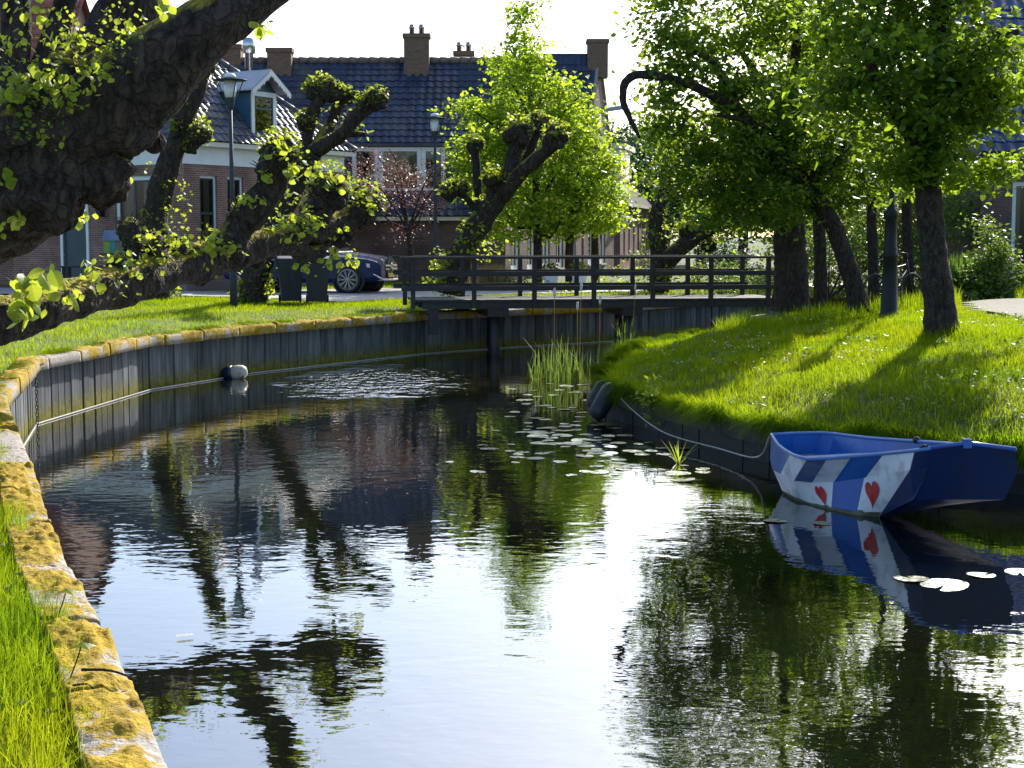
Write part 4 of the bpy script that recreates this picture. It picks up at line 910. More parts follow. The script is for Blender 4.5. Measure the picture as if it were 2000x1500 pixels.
# leaves: the large ones singly, the small ones joined
spots = [ # px, py, depth, spread px, count, leaf px
    (110, 70, 9.4, 40, 14, 30), (90, 145, 9.2, 50, 22, 32), (190, 135, 9.1, 40, 22, 24), (150, 165, 9.1, 45, 14, 26), (30, 170, 9.3, 45, 16, 34), (15, 90, 9.5, 50, 16, 26), (125, 190, 9.1, 40, 12, 24), (40, 215, 9.4, 45, 14, 28),
    (85, 268, 9.1, 30, 10, 22), (315, 12, 9.0, 25, 5, 46), (250, 60, 9.3, 22, 8, 28), (515, 55, 9.3, 16, 6, 38), (60, 30, 9.6, 50, 12, 28), (10, 350, 9.3, 20, 8, 36), (245, 335, 10.5, 14, 12, 28), (165, 420, 10.8, 26, 10, 34), (20, 430, 9.2, 30, 6, 40),
    (70, 560, 10.8, 50, 16, 56), (25, 590, 10.6, 30, 8, 56), (130, 560, 11.3, 40, 12, 44), (185, 545, 12, 30, 14, 34), (170, 515, 12, 20, 8, 30), (50, 610, 10.6, 30, 6, 60),
    (250, 520, 12.6, 30, 20, 26), (230, 560, 12.2, 30, 8, 24), (290, 470, 13, 30, 16, 22), (345, 470, 13.4, 30, 22, 24), (300, 510, 13, 40, 16, 24), (385, 480, 13.8, 34, 26, 24), (420, 475, 14, 30, 22, 24), (455, 485, 14.2, 24, 16, 24),
    (545, 290, 14.1, 30, 24, 26), (580, 330, 14.2, 26, 20, 30), (520, 340, 14.2, 14, 12, 24), (500, 390, 14.2, 18, 10, 24), (565, 430, 15, 40, 16, 24), (530, 435, 15, 26, 10, 24), (610, 435, 15.4, 28, 14, 26), (480, 380, 14.2, 8, 4, 30),
    (640, 345, 15.7, 26, 22, 24), (705, 380, 16.6, 24, 26, 22), (725, 400, 16.6, 12, 14, 22), (650, 503, 16, 30, 18, 26), (600, 520, 15.6, 18, 8, 26), (690, 505, 16.2, 16, 10, 26), (665, 450, 16.2, 20, 8, 22)]
def leafage(tree, items, fuzz):
    single = []
    for px, py, dd, sp, n, ls in items:
        for k in range(int(n * (2.2 if dd < 10.4 else 1.35))):
            x, y = px + RND.gauss(0, sp * .55), py + RND.gauss(0, sp * .45); d = dd - RND.uniform(.0, .35); p = at(x, y, d); s = ls * d / 3000 * RND.choice((.3, .38, .48, .62)); single.append((s * 3000 / d, p, s))
    single.sort(key=lambda t: -t[0])
    for _, p, s in single[:300]:
        o = bpy.data.objects.new('leaf', RND.choice(LM)); COL.objects.link(o); o.parent = tree
        e = Matrix.Rotation(RND.uniform(0, 6.28), 4, 'Z') @ Matrix.Rotation(RND.uniform(.1, 1.15), 4, 'Y') @ Matrix.Rotation(RND.uniform(-.9, .9), 4, 'X')
        o.matrix_basis = Matrix.Translation(p - WT[tree.name]) @ e @ Matrix.Scale(s, 4)
    rest = single[300:]; P = [np.array([p for _, p, _ in rest]).reshape(-1, 3)]; sz = [np.array([s for *_, s in rest])]
    for c, r, n, ls in fuzz:
        e = ellip(n, c + Vector((0, 0, r * .25)), (r * 1.12,) * 3, .88); e = e[e[:, 2] > c.z - r * .3]; P.append(e); sz.append(rng.uniform(ls * .5, ls, len(e)))
    V, F = leaf_arrays(np.concatenate(P), np.concatenate(sz), .5, 1.0)
    o = link('small_leaves', mesh_np('small_leaves', V, F), M['leaf_lime'], tree); o['kind'] = 'stuff'
leafage(T1, [t for t in spots if t[2] < 10.4], [(at(x, y, 9.15), .13, 60, .035) for x, y in ((190, 130), (150, 110), (230, 140), (85, 265), (60, 275), (120, 75), (240, 60), (40, 170), (100, 190))])
leafage(T1B, [(x, y, d + DO, sp, n, ls) for x, y, d, sp, n, ls in spots if d >= 10.4], [(al(x, y, d), r, 90, .06) for x, y, d, r in knobs] + [(al(545, 300, 14.3), .22, 240, .06), (al(642, 365, 15.9), .24, 260, .06), (al(706, 402, 16.8), .27, 300, .06), (al(480, 415, 14.4), .15, 80, .05), (al(560, 440, 15.2), .3, 120, .07)])

# ------------------------------------------------------------------ pollards beyond the quay bend
def pollard(label, base, limbs, knuckles, tufts, mat=M['bark_far'], D=36, suck=(), leafsz=.095):
    t = thing('pollard_tree', label, 'tree', base, 'pollarded limes along the far quay')
    for i, (pts, rr) in enumerate(limbs):
        obj('trunk' if i == 0 else 'branch', MB().tube([at(*p) for p in pts], rr, 16, .22, 2.2, .12, seed=i * 3.1 + D), mat, t, True)
    for i, (x, y, d, r) in enumerate(knuckles): obj('knuckle', shoots(MB().blob(at(x, y, d), r, .40, 1.2 / r, 26, 18, (1, 1, 1.0), seed=i * 2.3 + D), at(x, y, d), r, 22, .24, i + D), mat, t, True)
    C = []; 
    for x, y, d, r, n in [(a, b - 4, d, r * 1.05, int(170 * r / .3)) for a, b, d, r in knuckles] + list(tufts):
        c = at(x, y, d) + Vector((0, 0, r * .25)); e = ellip(n, c, (r * 1.12,) * 3, .82); e = e[e[:, 2] > c.z - r * .7]; C.append(e)
    for x, y, d, r, n in suck: C.append(ellip(n, at(x, y, d), (r, r * .8, r), .3))
    C = np.concatenate(C); V, F = leaf_arrays(C, leafsz * rng.uniform(.55, 1.25, len(C)), .5, 1.0)
    o = link('foliage', mesh_np('foliage', V, F), M['leaf_lime'], t); o['kind'] = 'stuff'; return t
b2 = at(492, 597, 36)
pollard('pollard lime with upright knuckled fingers behind the low limb beside the bins', (b2.x, 36, .93),
    [([(490, 605, 36), (505, 520, 36), (540, 435, 36), (580, 355, 36), (612, 300, 36)], [.36, .30, .27, .25, .22]),
     ([(592, 330, 36), (600, 262, 36.3), (618, 205, 36.3), (632, 178, 36.3)], [.16, .15, .15, .17]),
     ([(612, 300, 36), (640, 255, 36.6), (662, 205, 36.6), (682, 188, 36.6)], [.2, .15, .13, .14]),
     ([(622, 290, 36), (660, 268, 35.4), (690, 235, 35.4), (730, 197, 35.4)], [.19, .17, .16, .17]),
     ([(655, 262, 35.5), (690, 262, 35.6), (712, 262, 35.7)], [.09, .07, .06])],
    [(630, 176, 36.3, .26), (652, 182, 36.4, .22), (612, 178, 36.3, .2), (735, 196, 35.4, .24), (712, 205, 35.4, .2), (683, 188, 36.6, .15), (596, 240, 36.2, .2), (590, 330, 35.9, .25)],
    [(655, 235, 35.5, .3, 26), (690, 225, 35.5, .25, 20), (615, 245, 36, .2, 16), (655, 262, 35.5, .22, 18), (712, 265, 35.6, .15, 14), (700, 245, 35.6, .12, 8)], D=36,
    suck=[(490, 565, 36, .45, 260), (470, 585, 35.8, .3, 120), (520, 545, 36, .4, 140), (515, 520, 35.8, .3, 80)])
pollard('knobbly upright pollard lime seen through the fork of the big leaning trunk', (at(308, 588, 38).x, 38, .93),
    [([(305, 592, 38), (300, 520, 38), (304, 440, 38), (315, 370, 38), (338, 300, 38), (362, 225, 38), (392, 150, 38), (405, 120, 38)], [.36, .34, .33, .32, .30, .27, .22, .2]),
     ([(345, 290, 38), (385, 262, 37.8), (398, 255, 37.8)], [.2, .17, .16])],
    [(398, 130, 38, .24), (393, 262, 37.8, .26), (372, 285, 37.9, .2), (405, 100, 38, .2), (348, 255, 37.8, .18)],
    [(385, 150, 37.8, .25, 22), (352, 215, 37.8, .25, 22), (392, 270, 37.6, .3, 26), (300, 340, 37.8, .25, 20), (343, 380, 37.8, .35, 46), (345, 410, 37.8, .3, 40), (300, 430, 37.8, .3, 40), (340, 440, 37.8, .35, 50), (300, 455, 37.6, .35, 50)], D=38,
    suck=[(338, 572, 37.9, .25, 80), (310, 580, 37.9, .3, 80)])
pollard('leaning pollard lime with three fat fists behind the left end of the bridge', (at(890, 560, 37).x, 37, .93),
    [([(880, 575, 37), (892, 520, 37), (915, 470, 37), (945, 425, 37), (975, 385, 37)], [.34, .31, .29, .27, .24]),
     ([(975, 390, 37), (995, 340, 37), (1006, 295, 37), (1012, 262, 37)], [.21, .2, .19, .2]),
     ([(980, 385, 37), (1015, 340, 36.7), (1050, 308, 36.6), (1085, 275, 36.5)], [.2, .18, .17, .18]),
     ([(1015, 335, 37.3), (1035, 295, 37.4), (1048, 250, 37.5)], [.13, .11, .12]),
     ([(945, 430, 37), (935, 380, 37.1), (930, 320, 37.2), (926, 285, 37.2)], [.12, .10, .10, .11]),
     ([(935, 420, 37), (910, 385, 36.8), (885, 372, 36.7)], [.09, .08, .1]),
     ([(958, 410, 37), (958, 365, 36.8)], [.1, .12])],
    [(1012, 262, 37, .33), (1052, 245, 37.5, .24), (1085, 270, 36.5, .30), (926, 284, 37.2, .2), (878, 375, 36.7, .2), (902, 370, 36.7, .16), (958, 352, 36.8, .18)],
    [(925, 270, 37, .22, 30), (870, 372, 36.5, .2, 30), (960, 345, 36.7, .25, 34), (985, 350, 36.7, .2, 20), (920, 445, 36.6, .28, 50), (910, 460, 36.6, .25, 40), (905, 490, 36.6, .25, 40), (945, 400, 36.7, .2, 24), (1010, 350, 36.6, .2, 14)], D=37,
    suck=[(862, 505, 36.6, .3, 70), (860, 520, 36.5, .25, 50), (945, 490, 36.8, .35, 60), (880, 550, 36.8, .45, 160), (840, 545, 36.8, .3, 70)])
pollard('low forked pollard lime behind the right part of the bridge', (at(1300, 560, 43).x, 43, .95),
    [([(1288, 570, 43), (1290, 510, 43), (1282, 450, 43), (1286, 400, 43), (1300, 375, 43)], [.34, .3, .24, .2, .19]),
     ([(1290, 520, 43), (1330, 485, 42.6), (1370, 455, 42.4), (1430, 425, 42.2), (1460, 405, 42)], [.26, .24, .22, .2, .18])],
    [(1302, 375, 43, .26), (1286, 420, 43, .2), (1345, 455, 42.5, .28), (1462, 405, 42, .28), (1385, 478, 42.4, .2)],
    [(1282, 440, 42.8, .3, 50), (1275, 470, 42.8, .3, 60), (1310, 470, 42.6, .35, 60), (1335, 440, 42.4, .3, 50), (1400, 440, 42.2, .3, 50), (1270, 500, 42.8, .3, 60), (1360, 490, 42.4, .3, 60)], D=43,
    suck=[(1240, 520, 42.6, .45, 120), (1200, 545, 42.6, .45, 120), (1255, 555, 42.5, .4, 120), (1310, 540, 42.4, .4, 100), (1345, 545, 42.4, .4, 100), (1370, 535, 42.3, .35, 80), (1120, 570, 42, .35, 80), (1095, 575, 42, .3, 60)])

# ------------------------------------------------------------------ lindens in front of the blue-roofed house
def R_(px, d): return px * d / 3000
LD = 47.0
def lobe(px, py, d, rx, rz, n, ry=None): return (at(px, py, d), (R_(rx, d), R_(ry or rx, d), R_(rz, d)), n)
t = thing('linden_tree', 'tall bright green young linden with a pointed crown before the blue roof', 'tree', (at(1050, 560, LD).x, LD, .93), 'street lindens')
obj('trunk', MB().tube([at(1050, 580, LD), at(1050, 470, LD), at(1046, 330, LD), at(1035, 180, LD), at(1022, 60, LD)], [.15, .13, .11, .07, .03], 10, .12, 2, .2), M['bark_right'], t, True)
for x, y in ((960, 300), (1120, 300), (930, 220), (1130, 190), (990, 150), (1080, 120), (980, 400), (1100, 420)):
    obj('branch', MB().tube([at(1046, min(y + 110, 440), LD), at((x + 1046) / 2, y + 45, LD), at(x, y, LD + RND.uniform(-.8, .8))], [.06, .045, .02], 6, step=.2), M['bark_right'], t, True)
crown(t, [lobe(1020, 45, LD, 26, 40, 26), lobe(1015, 120, LD, 55, 50, 60), lobe(1018, 190, LD, 82, 60, 105), lobe(965, 260, LD, 66, 60, 84), lobe(1060, 270, LD, 100, 70, 140), lobe(950, 340, LD, 62, 60, 80), lobe(1040, 370, LD, 100, 70, 140), lobe(915, 205, LD, 30, 26, 18), lobe(915, 300, LD, 34, 34, 24), lobe(1100, 185, LD, 46, 44, 34), lobe(1000, 430, LD, 70, 40, 60), lobe(1030, 14, LD, 12, 18, 8)],
      .125, M['leaf_linden'], 21, .18, wr=1.0)
t = thing('linden_tree', 'lower bright green linden spreading to the right of the tall one', 'tree', (at(1113, 560, LD + 1).x, LD + 1, .93), 'street lindens')
obj('trunk', MB().tube([at(1113, 575, 48), at(1113, 470, 48), at(1125, 380, 48), at(1140, 270, 48)], [.15, .13, .1, .04], 10, .12, 2, .2), M['bark_right'], t, True)
for x, y in ((1190, 330), (1170, 420), (1090, 420)): obj('branch', MB().tube([at(1118, 440, 48), at((x + 1118) / 2, y + 35, 48), at(x, y, 48)], [.06, .045, .02], 6, step=.2), M['bark_right'], t, True)
crown(t, [lobe(1130, 240, 48, 48, 44, 36), lobe(1140, 315, 48, 62, 56, 76), lobe(1110, 380, 48, 90, 60, 110), lobe(1170, 400, 48, 56, 46, 60), lobe(1090, 435, 48, 60, 36, 50), lobe(1185, 320, 48, 24, 34, 18), lobe(1205, 360, 48, 18, 20, 8), lobe(1180, 440, 48, 32, 20, 20)], .125, M['leaf_linden'], 21, .18, wr=1.0)
t = thing('linden_tree', 'slim linden stem standing at the right end of the pale facade', 'tree', (at(1163, 560, 50).x, 50, .93), 'street lindens')
obj('trunk', MB().tube([at(1163, 572, 50), at(1162, 470, 50), at(1160, 400, 50)], [.15, .13, .08], 10, .12, 2, .2), M['bark_right'], t, True)
crown(t, [lobe(1160, 405, 50, 40, 34, 28)], .12, M['leaf_linden'], 20, .18, wr=1.0)
# copper-leaved shrub
t = thing('copper_shrub', 'loose copper-red small tree in front of the white roof dormer', 'tree', (at(805, 560, 46).x, 46, .93))
cs = MB().tube([at(805, 572, 46), at(803, 500, 46), at(795, 440, 46), at(780, 380, 46)], [.1, .09, .07, .04], 8, .15, 3, .15)
for x, y in ((690, 330), (740, 310), (860, 320), (880, 340), (760, 290), (830, 400), (720, 390)): cs.tube([at(798, 450, 46), at((x + 798) / 2, y + 40, 46), at(x, y, 46)], [.04, .025, .01], 6, step=.2)
obj('trunk', cs, M['bark_right'], t, True)
crown(t, [lobe(695, 350, 46, 40, 36, 26), lobe(760, 345, 46, 60, 40, 40), lobe(830, 350, 46, 55, 40, 34), lobe(730, 385, 46, 70, 26, 34), lobe(830, 388, 46, 60, 26, 30), lobe(735, 300, 46, 30, 18, 8), lobe(872, 355, 46, 24, 40, 14), lobe(790, 445, 46, 24, 20, 8)], .07, M['leaf_red'], 22, .19, wr=.75)

# ------------------------------------------------------------------ trees on the right bank
def twiggy(mb, pts):
    P, _ = spline(pts, [0] * len(pts), .16)
    for q in P[2:]:
        if RND.random() < .55:
            d = Vector((RND.gauss(0, 1), RND.gauss(0, 1), RND.gauss(.3, .8))).normalized() * RND.uniform(.12, .4); mb.tube([q, q + d * .5 + Vector((0, 0, .02)), q + d + Vector((0, 0, RND.uniform(-.05, .08)))], [.012, .007, .003], 4, cap=False)
        if RND.random() < .15: mb.blob(q, RND.uniform(.05, .08), .35, 12, 10, 8, seed=q.x)
    return mb
def stand(label, trunkpts, rad, branches, lobes, leaf, mat, grp='old trees on the right bank', per=26, sig=.17, name='pear_tree', wr=.72, bark='bark_right', seed=0):
    b = trunkpts[0]; t = thing(name, label, 'tree', b, grp)
    obj('trunk', MB().tube(trunkpts, rad, 26, .13, 4.5, .07, ridge=.05, seed=seed), M[bark], t, True)
    for i, (p, r) in enumerate(branches): obj('branch', twiggy(MB().tube(p, r, 12, .24, 6, .06, seed=seed + i), p), M[bark], t, True)
    if lobes: crown(t, lobes, leaf, mat, per, sig, wr=wr)
    return t
g1 = hit(1842, 655); D1_ = g1.y
def a1(x, y, dy=0): return at(x, y, D1_ + dy)
stand('thick upright tree with furrowed bark nearest the boat on the right bank', [g1 - Vector((0, 0, .15)), a1(1836, 600), a1(1824, 500), a1(1815, 400), a1(1812, 290), a1(1822, 180), a1(1835, 60), a1(1830, -120), a1(1820, -300)],
      [.29, .215, .19, .18, .17, .16, .14, .10, .05],
      [([a1(1815, 330), a1(1770, 250, -.4), a1(1720, 170, -.8), a1(1690, 90, -1)], [.13, .1, .07, .04]), ([a1(1820, 220), a1(1880, 140, -.3), a1(1930, 90, -.6), a1(1990, 60, -.8)], [.13, .1, .07, .04]), ([a1(1826, 120), a1(1770, 20, .3), a1(1700, -90, .5)], [.1, .08, .04]),
       ([a1(1885, 85), a1(1900, 125), a1(1925, 165), a1(1950, 205)], [.07, .06, .05, .03]), ([a1(1830, -40), a1(1900, -140), a1(1960, -220)], [.09, .07, .03]), ([a1(1815, 300), a1(1850, 250, .6), a1(1900, 215, 1.2)], [.09, .07, .03])],
      [(a1(1700, 120, -.8), (.75, .8, .55), 66), (a1(1770, 200, -.4), (.55, .7, .5), 46), (a1(1850, 120, -.3), (.6, .7, .6), 46), (a1(1905, 200, .4), (.42, .6, .40), 34), (a1(1940, 120, -.5), (.5, .6, .5), 36), (a1(1690, 10), (.8, .9, .6), 60), (a1(1800, 10), (.8, .9, .6), 56), (a1(1965, 320, .6), (.3, .5, .12), 10), (a1(1780, -130), (1.0, 1.1, .7), 90), (a1(1900, -170), (.9, 1, .7), 70), (a1(1650, -120), (.8, .9, .6), 56), (a1(1830, 290, -.3), (.32, .4, .3), 20), (a1(1780, 330, -.2), (.4, .4, .25), 20), (a1(1860, 230, .3), (.4, .5, .3), 22), (a1(1745, 300, -.2), (.4, .5, .2), 18), (a1(1930, 335, .4), (.45, .4, .10), 14), (a1(1880, 350, .2), (.25, .3, .12), 8), (a1(1975, 190, .2), (.3, .4, .3), 14), (a1(1620, 200, -.6), (.4, .5, .4), 20)],
      .125, M['leaf_pear'], seed=1, per=23, sig=.15)
g2 = hit(1683, 615); D2_ = g2.y
def a2(x, y, dy=0): return at(x, y, D2_ + dy)
stand('leaning tree with ivy down its sunny side left of the thick trunk', [g2 - Vector((0, 0, .15)), a2(1672, 570), a2(1650, 500), a2(1622, 430), a2(1590, 385), a2(1560, 345), a2(1540, 270), a2(1545, 170), a2(1560, 40), a2(1560, -100)],
      [.24, .18, .16, .155, .15, .14, .13, .10, .08, .04],
      [([a2(1560, 345), a2(1500, 300, -.6), a2(1450, 225, -1), a2(1400, 190, -1.2), a2(1330, 160, -1.4), a2(1260, 145, -1.5), a2(1226, 155, -1.5), a2(1216, 190, -1.5), a2(1230, 230, -1.5), a2(1250, 270, -1.5)], [.14, .12, .10, .085, .075, .07, .07, .065, .05, .02]),
       ([a2(1570, 360), a2(1640, 300, -.3), a2(1690, 210, -.4)], [.12, .1, .04]), ([a2(1542, 250), a2(1480, 150, .4), a2(1420, 60, .6)], [.1, .08, .03]), ([a2(1450, 225, -1), a2(1400, 130, -1), a2(1340, 95, -1)], [.07, .05, .03]), ([a2(1545, 300), a2(1500, 250, -1), a2(1430, 230, -1.4), a2(1400, 225, -1.4)], [.06, .05, .04, .02])],
      [(a2(1320, 90, -1), (.6, .8, .55), 46), (a2(1400, 130, -.8), (.7, .9, .6), 62), (a2(1300, 180, -1), (.42, .6, .4), 26), (a2(1480, 200, -.6), (.75, .9, .6), 74), (a2(1580, 180), (.8, .9, .65), 80), (a2(1420, 280, -.8), (.75, .9, .5), 66), (a2(1330, 260, -.6), (.55, .7, .42), 40), (a2(1530, 300), (.75, .9, .5), 72), (a2(1620, 300), (.55, .8, .5), 50), (a2(1440, 360, -.4), (.8, .9, .4), 60), (a2(1370, 350, -.2), (.6, .7, .35), 36), (a2(1560, 390, .2), (.5, .6, .28), 26), (a2(1450, 20), (.9, 1, .7), 80), (a2(1580, 40), (.9, 1, .7), 80), (a2(1300, 20, -.6), (.5, .7, .5), 30), (a2(1370, -90), (.8, 1, .7), 60), (a2(1500, -120), (1, 1, .8), 80), (a2(1680, 340, .3), (.5, .6, .4), 36), (a2(1650, 90, .2), (.6, .7, .6), 46), (a2(1715, 250, .6), (.6, .7, .5), 44), (a2(1735, 345, .8), (.5, .5, .25), 24), (a2(1300, 335, -.4), (.34, .5, .4), 20), (a2(1395, 425, -.2), (.5, .5, .2), 18), (a2(1490, 420, 0), (.5, .5, .16), 18), (a2(1275, 245, -.6), (.2, .3, .3), 8), (a2(1640, 400, .4), (.35, .4, .14), 12)],
      .12, M['leaf_pear'], seed=4, per=22, sig=.15)
# ivy on its sunny side
g3 = at(1545, 578, 31.0)
stand('very broad dark trunk beside the right end of the bridge', [Vector((g3.x, 31, 1.0)), at(1545, 520, 31), at(1540, 450, 31), at(1538, 390, 31), at(1545, 330, 31), at(1560, 230, 31), at(1570, 100, 31)], [.40, .33, .315, .305, .27, .2, .1],
      [([at(1540, 370, 31), at(1490, 300, 31), at(1440, 220, 31)], [.18, .12, .05]), ([at(1545, 350, 31), at(1600, 290, 31), at(1640, 200, 31)], [.18, .12, .05])],
      [lobe(1480, 330, 31, 80, 60, 60), lobe(1600, 330, 31, 80, 60, 60), lobe(1540, 240, 31, 110, 80, 100), lobe(1430, 400, 31, 60, 40, 36), lobe(1540, 110, 31, 110, 90, 80), lobe(1400, 260, 31, 70, 60, 50), lobe(1640, 220, 31, 80, 70, 60)], .11, M['leaf_linden'], seed=6, per=22, name='broad_tree', wr=.9)
for px, pw, d, lab in ((1605, 24, 33, 'slim straight trunk just right of the very broad trunk'), (1708, 20, 34, 'thin dark trunk left of the cast iron post'), (1777, 20, 35, 'thin dark trunk between the iron post and the thick tree')):
    b = at(px, 560, d); zb = zg(b.x, b.y)
    stand(lab, [Vector((b.x, b.y, zb - .1)), at(px - 3, 500, d), at(px - 6, 420, d), at(px - 2, 330, d), at(px + 6, 200, d)], [R_(pw, d) * .62, R_(pw, d) * .5, R_(pw, d) * .48, R_(pw, d) * .42, .05], [],
          [lobe(px, 340, d, 70, 50, 34), lobe(px + 20, 240, d, 100, 70, 60), lobe(px - 10, 130, d, 110, 80, 60)], .11, M['leaf_bush'], seed=px, per=20, name='slim_tree')

# ------------------------------------------------------------------ bushes, hedges, far trees
def bush(name, label, lobes, leaf, mat, per=24, sig=.14, cat='bush', grp=None, wr=.7, stem=True):
    c = lobes[0][0]; zb = zg(c[0], c[1]); t = thing(name, label, cat, (c[0], c[1], zb), grp)
    if stem:
        mb = MB()
        for L_ in lobes[:4]: mb.tube([Vector((c[0], c[1], zb - .05)), Vector(L_[0])], [.03, .01], 5, cap=False)
        obj('stems', mb, M['bark_right'], t)
    crown(t, lobes, leaf, mat, per, sig, wr=wr, twigs=False, shell=.2); return t
bush('garden_hedge', 'sunlit leafy hedge behind the slim trunks on the right', [lobe(x, y, 40 + (k % 3), 70, 50, 46) for k, (x, y) in enumerate(((1620, 480), (1680, 450), (1740, 470), (1800, 440), (1860, 420), (1590, 430), (1840, 370), (1720, 390), (1660, 520), (1760, 530)))], .12, M['leaf_bush'], 24, .2, 'hedge')
bush('tall_hedge', 'tall leafy screen of shrubs closing the garden behind the right trunks', [lobe(x, y, 46 + (k % 3), 85, 60, 50) for k, (x, y) in enumerate(((1560, 500), (1600, 400), (1660, 360), (1720, 320), (1780, 300), (1840, 300), (1880, 460), (1640, 290), (1560, 310), (1760, 400), (1820, 500), (1700, 470)))], .15, M['leaf_bush'], 24, .24, 'hedge')
bush('garden_bush', 'pale-leaved bush beside the sandy path in front of the brown house', [lobe(1930, 530, 33.5, 40, 50, 56), lobe(1905, 565, 33.5, 46, 26, 40), lobe(1950, 490, 33.5, 24, 46, 30), lobe(1880, 580, 33, 40, 14, 24), lobe(1985, 560, 33.5, 40, 50, 40), lobe(1925, 450, 33.5, 10, 40, 10)], .10, M['leaf_bush'], 24, .12)
fen = at(1884, 540, 34); zb = zg(fen.x, fen.y); n = 2600
base = np.array([fen.x, fen.y, zb])[None] + rng.normal(size=(n, 3)) * np.array([.22, .2, .0]); ang = rng.uniform(0, 6.28, n); ln = rng.uniform(.6, 1.35, n); le = rng.uniform(.05, .5, n)
dirv = np.stack([np.cos(ang) * le, np.sin(ang) * le, np.ones(n)], -1); dirv /= np.linalg.norm(dirv, axis=1)[:, None]; sd_ = np.stack([-np.sin(ang), np.cos(ang), np.zeros(n)], -1) * .010
tip = base + dirv * ln[:, None] * 1.0 - np.array([0, 0, 1]) * (le * ln * .25)[:, None]; midp = (base + tip) / 2 + np.array([0, 0, .08])
V = np.stack([base - sd_ * .6, base + sd_ * .6, midp + sd_, midp - sd_, tip], 1).reshape(-1, 3); k = np.arange(n)[:, None] * 5
F = np.concatenate([k + np.array([[0, 1, 2]]), k + np.array([[0, 2, 3]]), k + np.array([[3, 2, 4]])])
tag(link('feathery_plant', mesh_np('feathery_plant', V, F), M['leaf_fennel']), 'rounded feathery bright green plant right of the thick trunk', 'plant')
for k, (x, y, d, lab) in enumerate(((985, 575, 44, 'low dark green shrub under the tall linden'), (1030, 570, 45, 'small clipped shrub before the pale facade'))):
    bush('low_shrub', lab, [lobe(x, y - 15, d, 34, 20, 26)], .07, M['leaf_dark'], 24, .12, 'shrub')
# far trees closing the view past the row house
for k, (x, y, d, rx, rz, lab) in enumerate(((1300, 330, 92, 60, 110, 'tall dark blue-green tree far behind the row house'), (1370, 390, 84, 80, 90, 'dark rounded tree far behind the bridge'), (1450, 400, 78, 80, 90, 'dark tree filling the gap left of the broad trunk'), (1250, 250, 110, 70, 60, 'pale distant tree above the row house roof'), (1560, 380, 70, 90, 110, 'dark tree behind the broad trunk'), (1680, 330, 66, 110, 140, 'tall dark tree behind the slim trunks'), (1810, 340, 64, 100, 140, 'tall dark tree behind the thick upright trunk'))):
    c = at(x, y, d); t = thing('far_tree', lab, 'tree', (c.x, d, .95), 'distant trees past the bridge')
    obj('trunk', MB().tube([(c.x, d, .8), (c.x + .1, d, c.z - 1), (c.x, d, c.z + .5)], [.3, .22, .08], 8, step=.5), M['bark_right'], t, True)
    crown(t, [(c + Vector((RND.gauss(0, R_(rx, d) * .4), RND.gauss(0, 1), RND.gauss(0, R_(rz, d) * .4))), (R_(rx, d) * .6, R_(rx, d) * .6, R_(rz, d) * .55), 55) for _ in range(6)], .26, M['leaf_dark'], 18, .34, twigs=False)
bush('round_bush', 'dark round clipped bush just beyond the right half of the bridge', [lobe(1415, 500, 46, 38, 34, 60), lobe(1450, 530, 46, 40, 22, 40)], .09, M['leaf_dark'], 30, .14)
for k, (x, y, d, lab) in enumerate(((1480, 540, 40, 'sunlit low bush seen between the bridge rails at the right'), (1410, 545, 41, 'bright low bush seen between the middle bridge rails'))):
    bush('low_bush', lab, [lobe(x, y, d, 50, 26, 34)], .09, M['leaf_bush'], 24, .14, 'bush')

# ------------------------------------------------------------------ grass
def blades(name, XY, h, wid, mat, lean=.35, zf=zland, bend=.35, seed=1, dirb=None):
    rs = np.random.default_rng(seed); n = len(XY); x, y = XY[:, 0], XY[:, 1]; z = zf(x, y) - .025
    B = np.stack([x, y, z], -1); a = rs.uniform(0, 6.283, n); le = np.abs(rs.normal(0, lean, n))
    D_ = np.stack([np.cos(a) * le, np.sin(a) * le, np.ones(n)], -1)
    if dirb is not None: D_[:, :2] += dirb
    D_ /= np.linalg.norm(D_, axis=1)[:, None]
    fa = rs.uniform(0, 6.283, n); sdv = np.stack([np.cos(fa), np.sin(fa), np.zeros(n)], -1) * (wid * rs.uniform(.6, 1.2, n))[:, None]
    hh = (h * rs.uniform(.5, 1.25, n))[:, None]; hor = D_ * np.array([1, 1, 0])
    m1 = B + D_ * hh * .5; tp = B + D_ * hh + hor * hh * bend * 1.2 - np.array([0, 0, 1]) * hh * bend * le[:, None] * .5
    V = np.stack([B - sdv * .5, B + sdv * .5, m1 + sdv * .45, m1 - sdv * .45, tp], 1).reshape(-1, 3); k = np.arange(n)[:, None] * 5
    F = np.concatenate([k + np.array([[0, 1, 2]]), k + np.array([[0, 2, 3]]), k + np.array([[3, 2, 4]])])
    o = link(name, mesh_np(name, V, F), mat); o['kind'] = 'stuff'; return o
def scatter(n, box, edge_d, poly, avoid=(), seed=1, dens=None):
    rs = np.random.default_rng(seed); P = np.stack([rs.uniform(box[0], box[1], n), rs.uniform(box[2], box[3], n)], -1)
    # only where the lens (with a wide margin) can see
    P = P[np.abs(P[:, 0]) < .40 * P[:, 1] + 2.2]
    P = P[~in_poly(P[:, 0], P[:, 1], CANAL)]; d = dist_poly(P[:, 0], P[:, 1], poly); P = P[d > edge_d]
    for a in avoid: P = P[~in_poly(P[:, 0], P[:, 1], a)]
    if dens: P = P[rs.random(len(P)) < dens(P)]
    return P
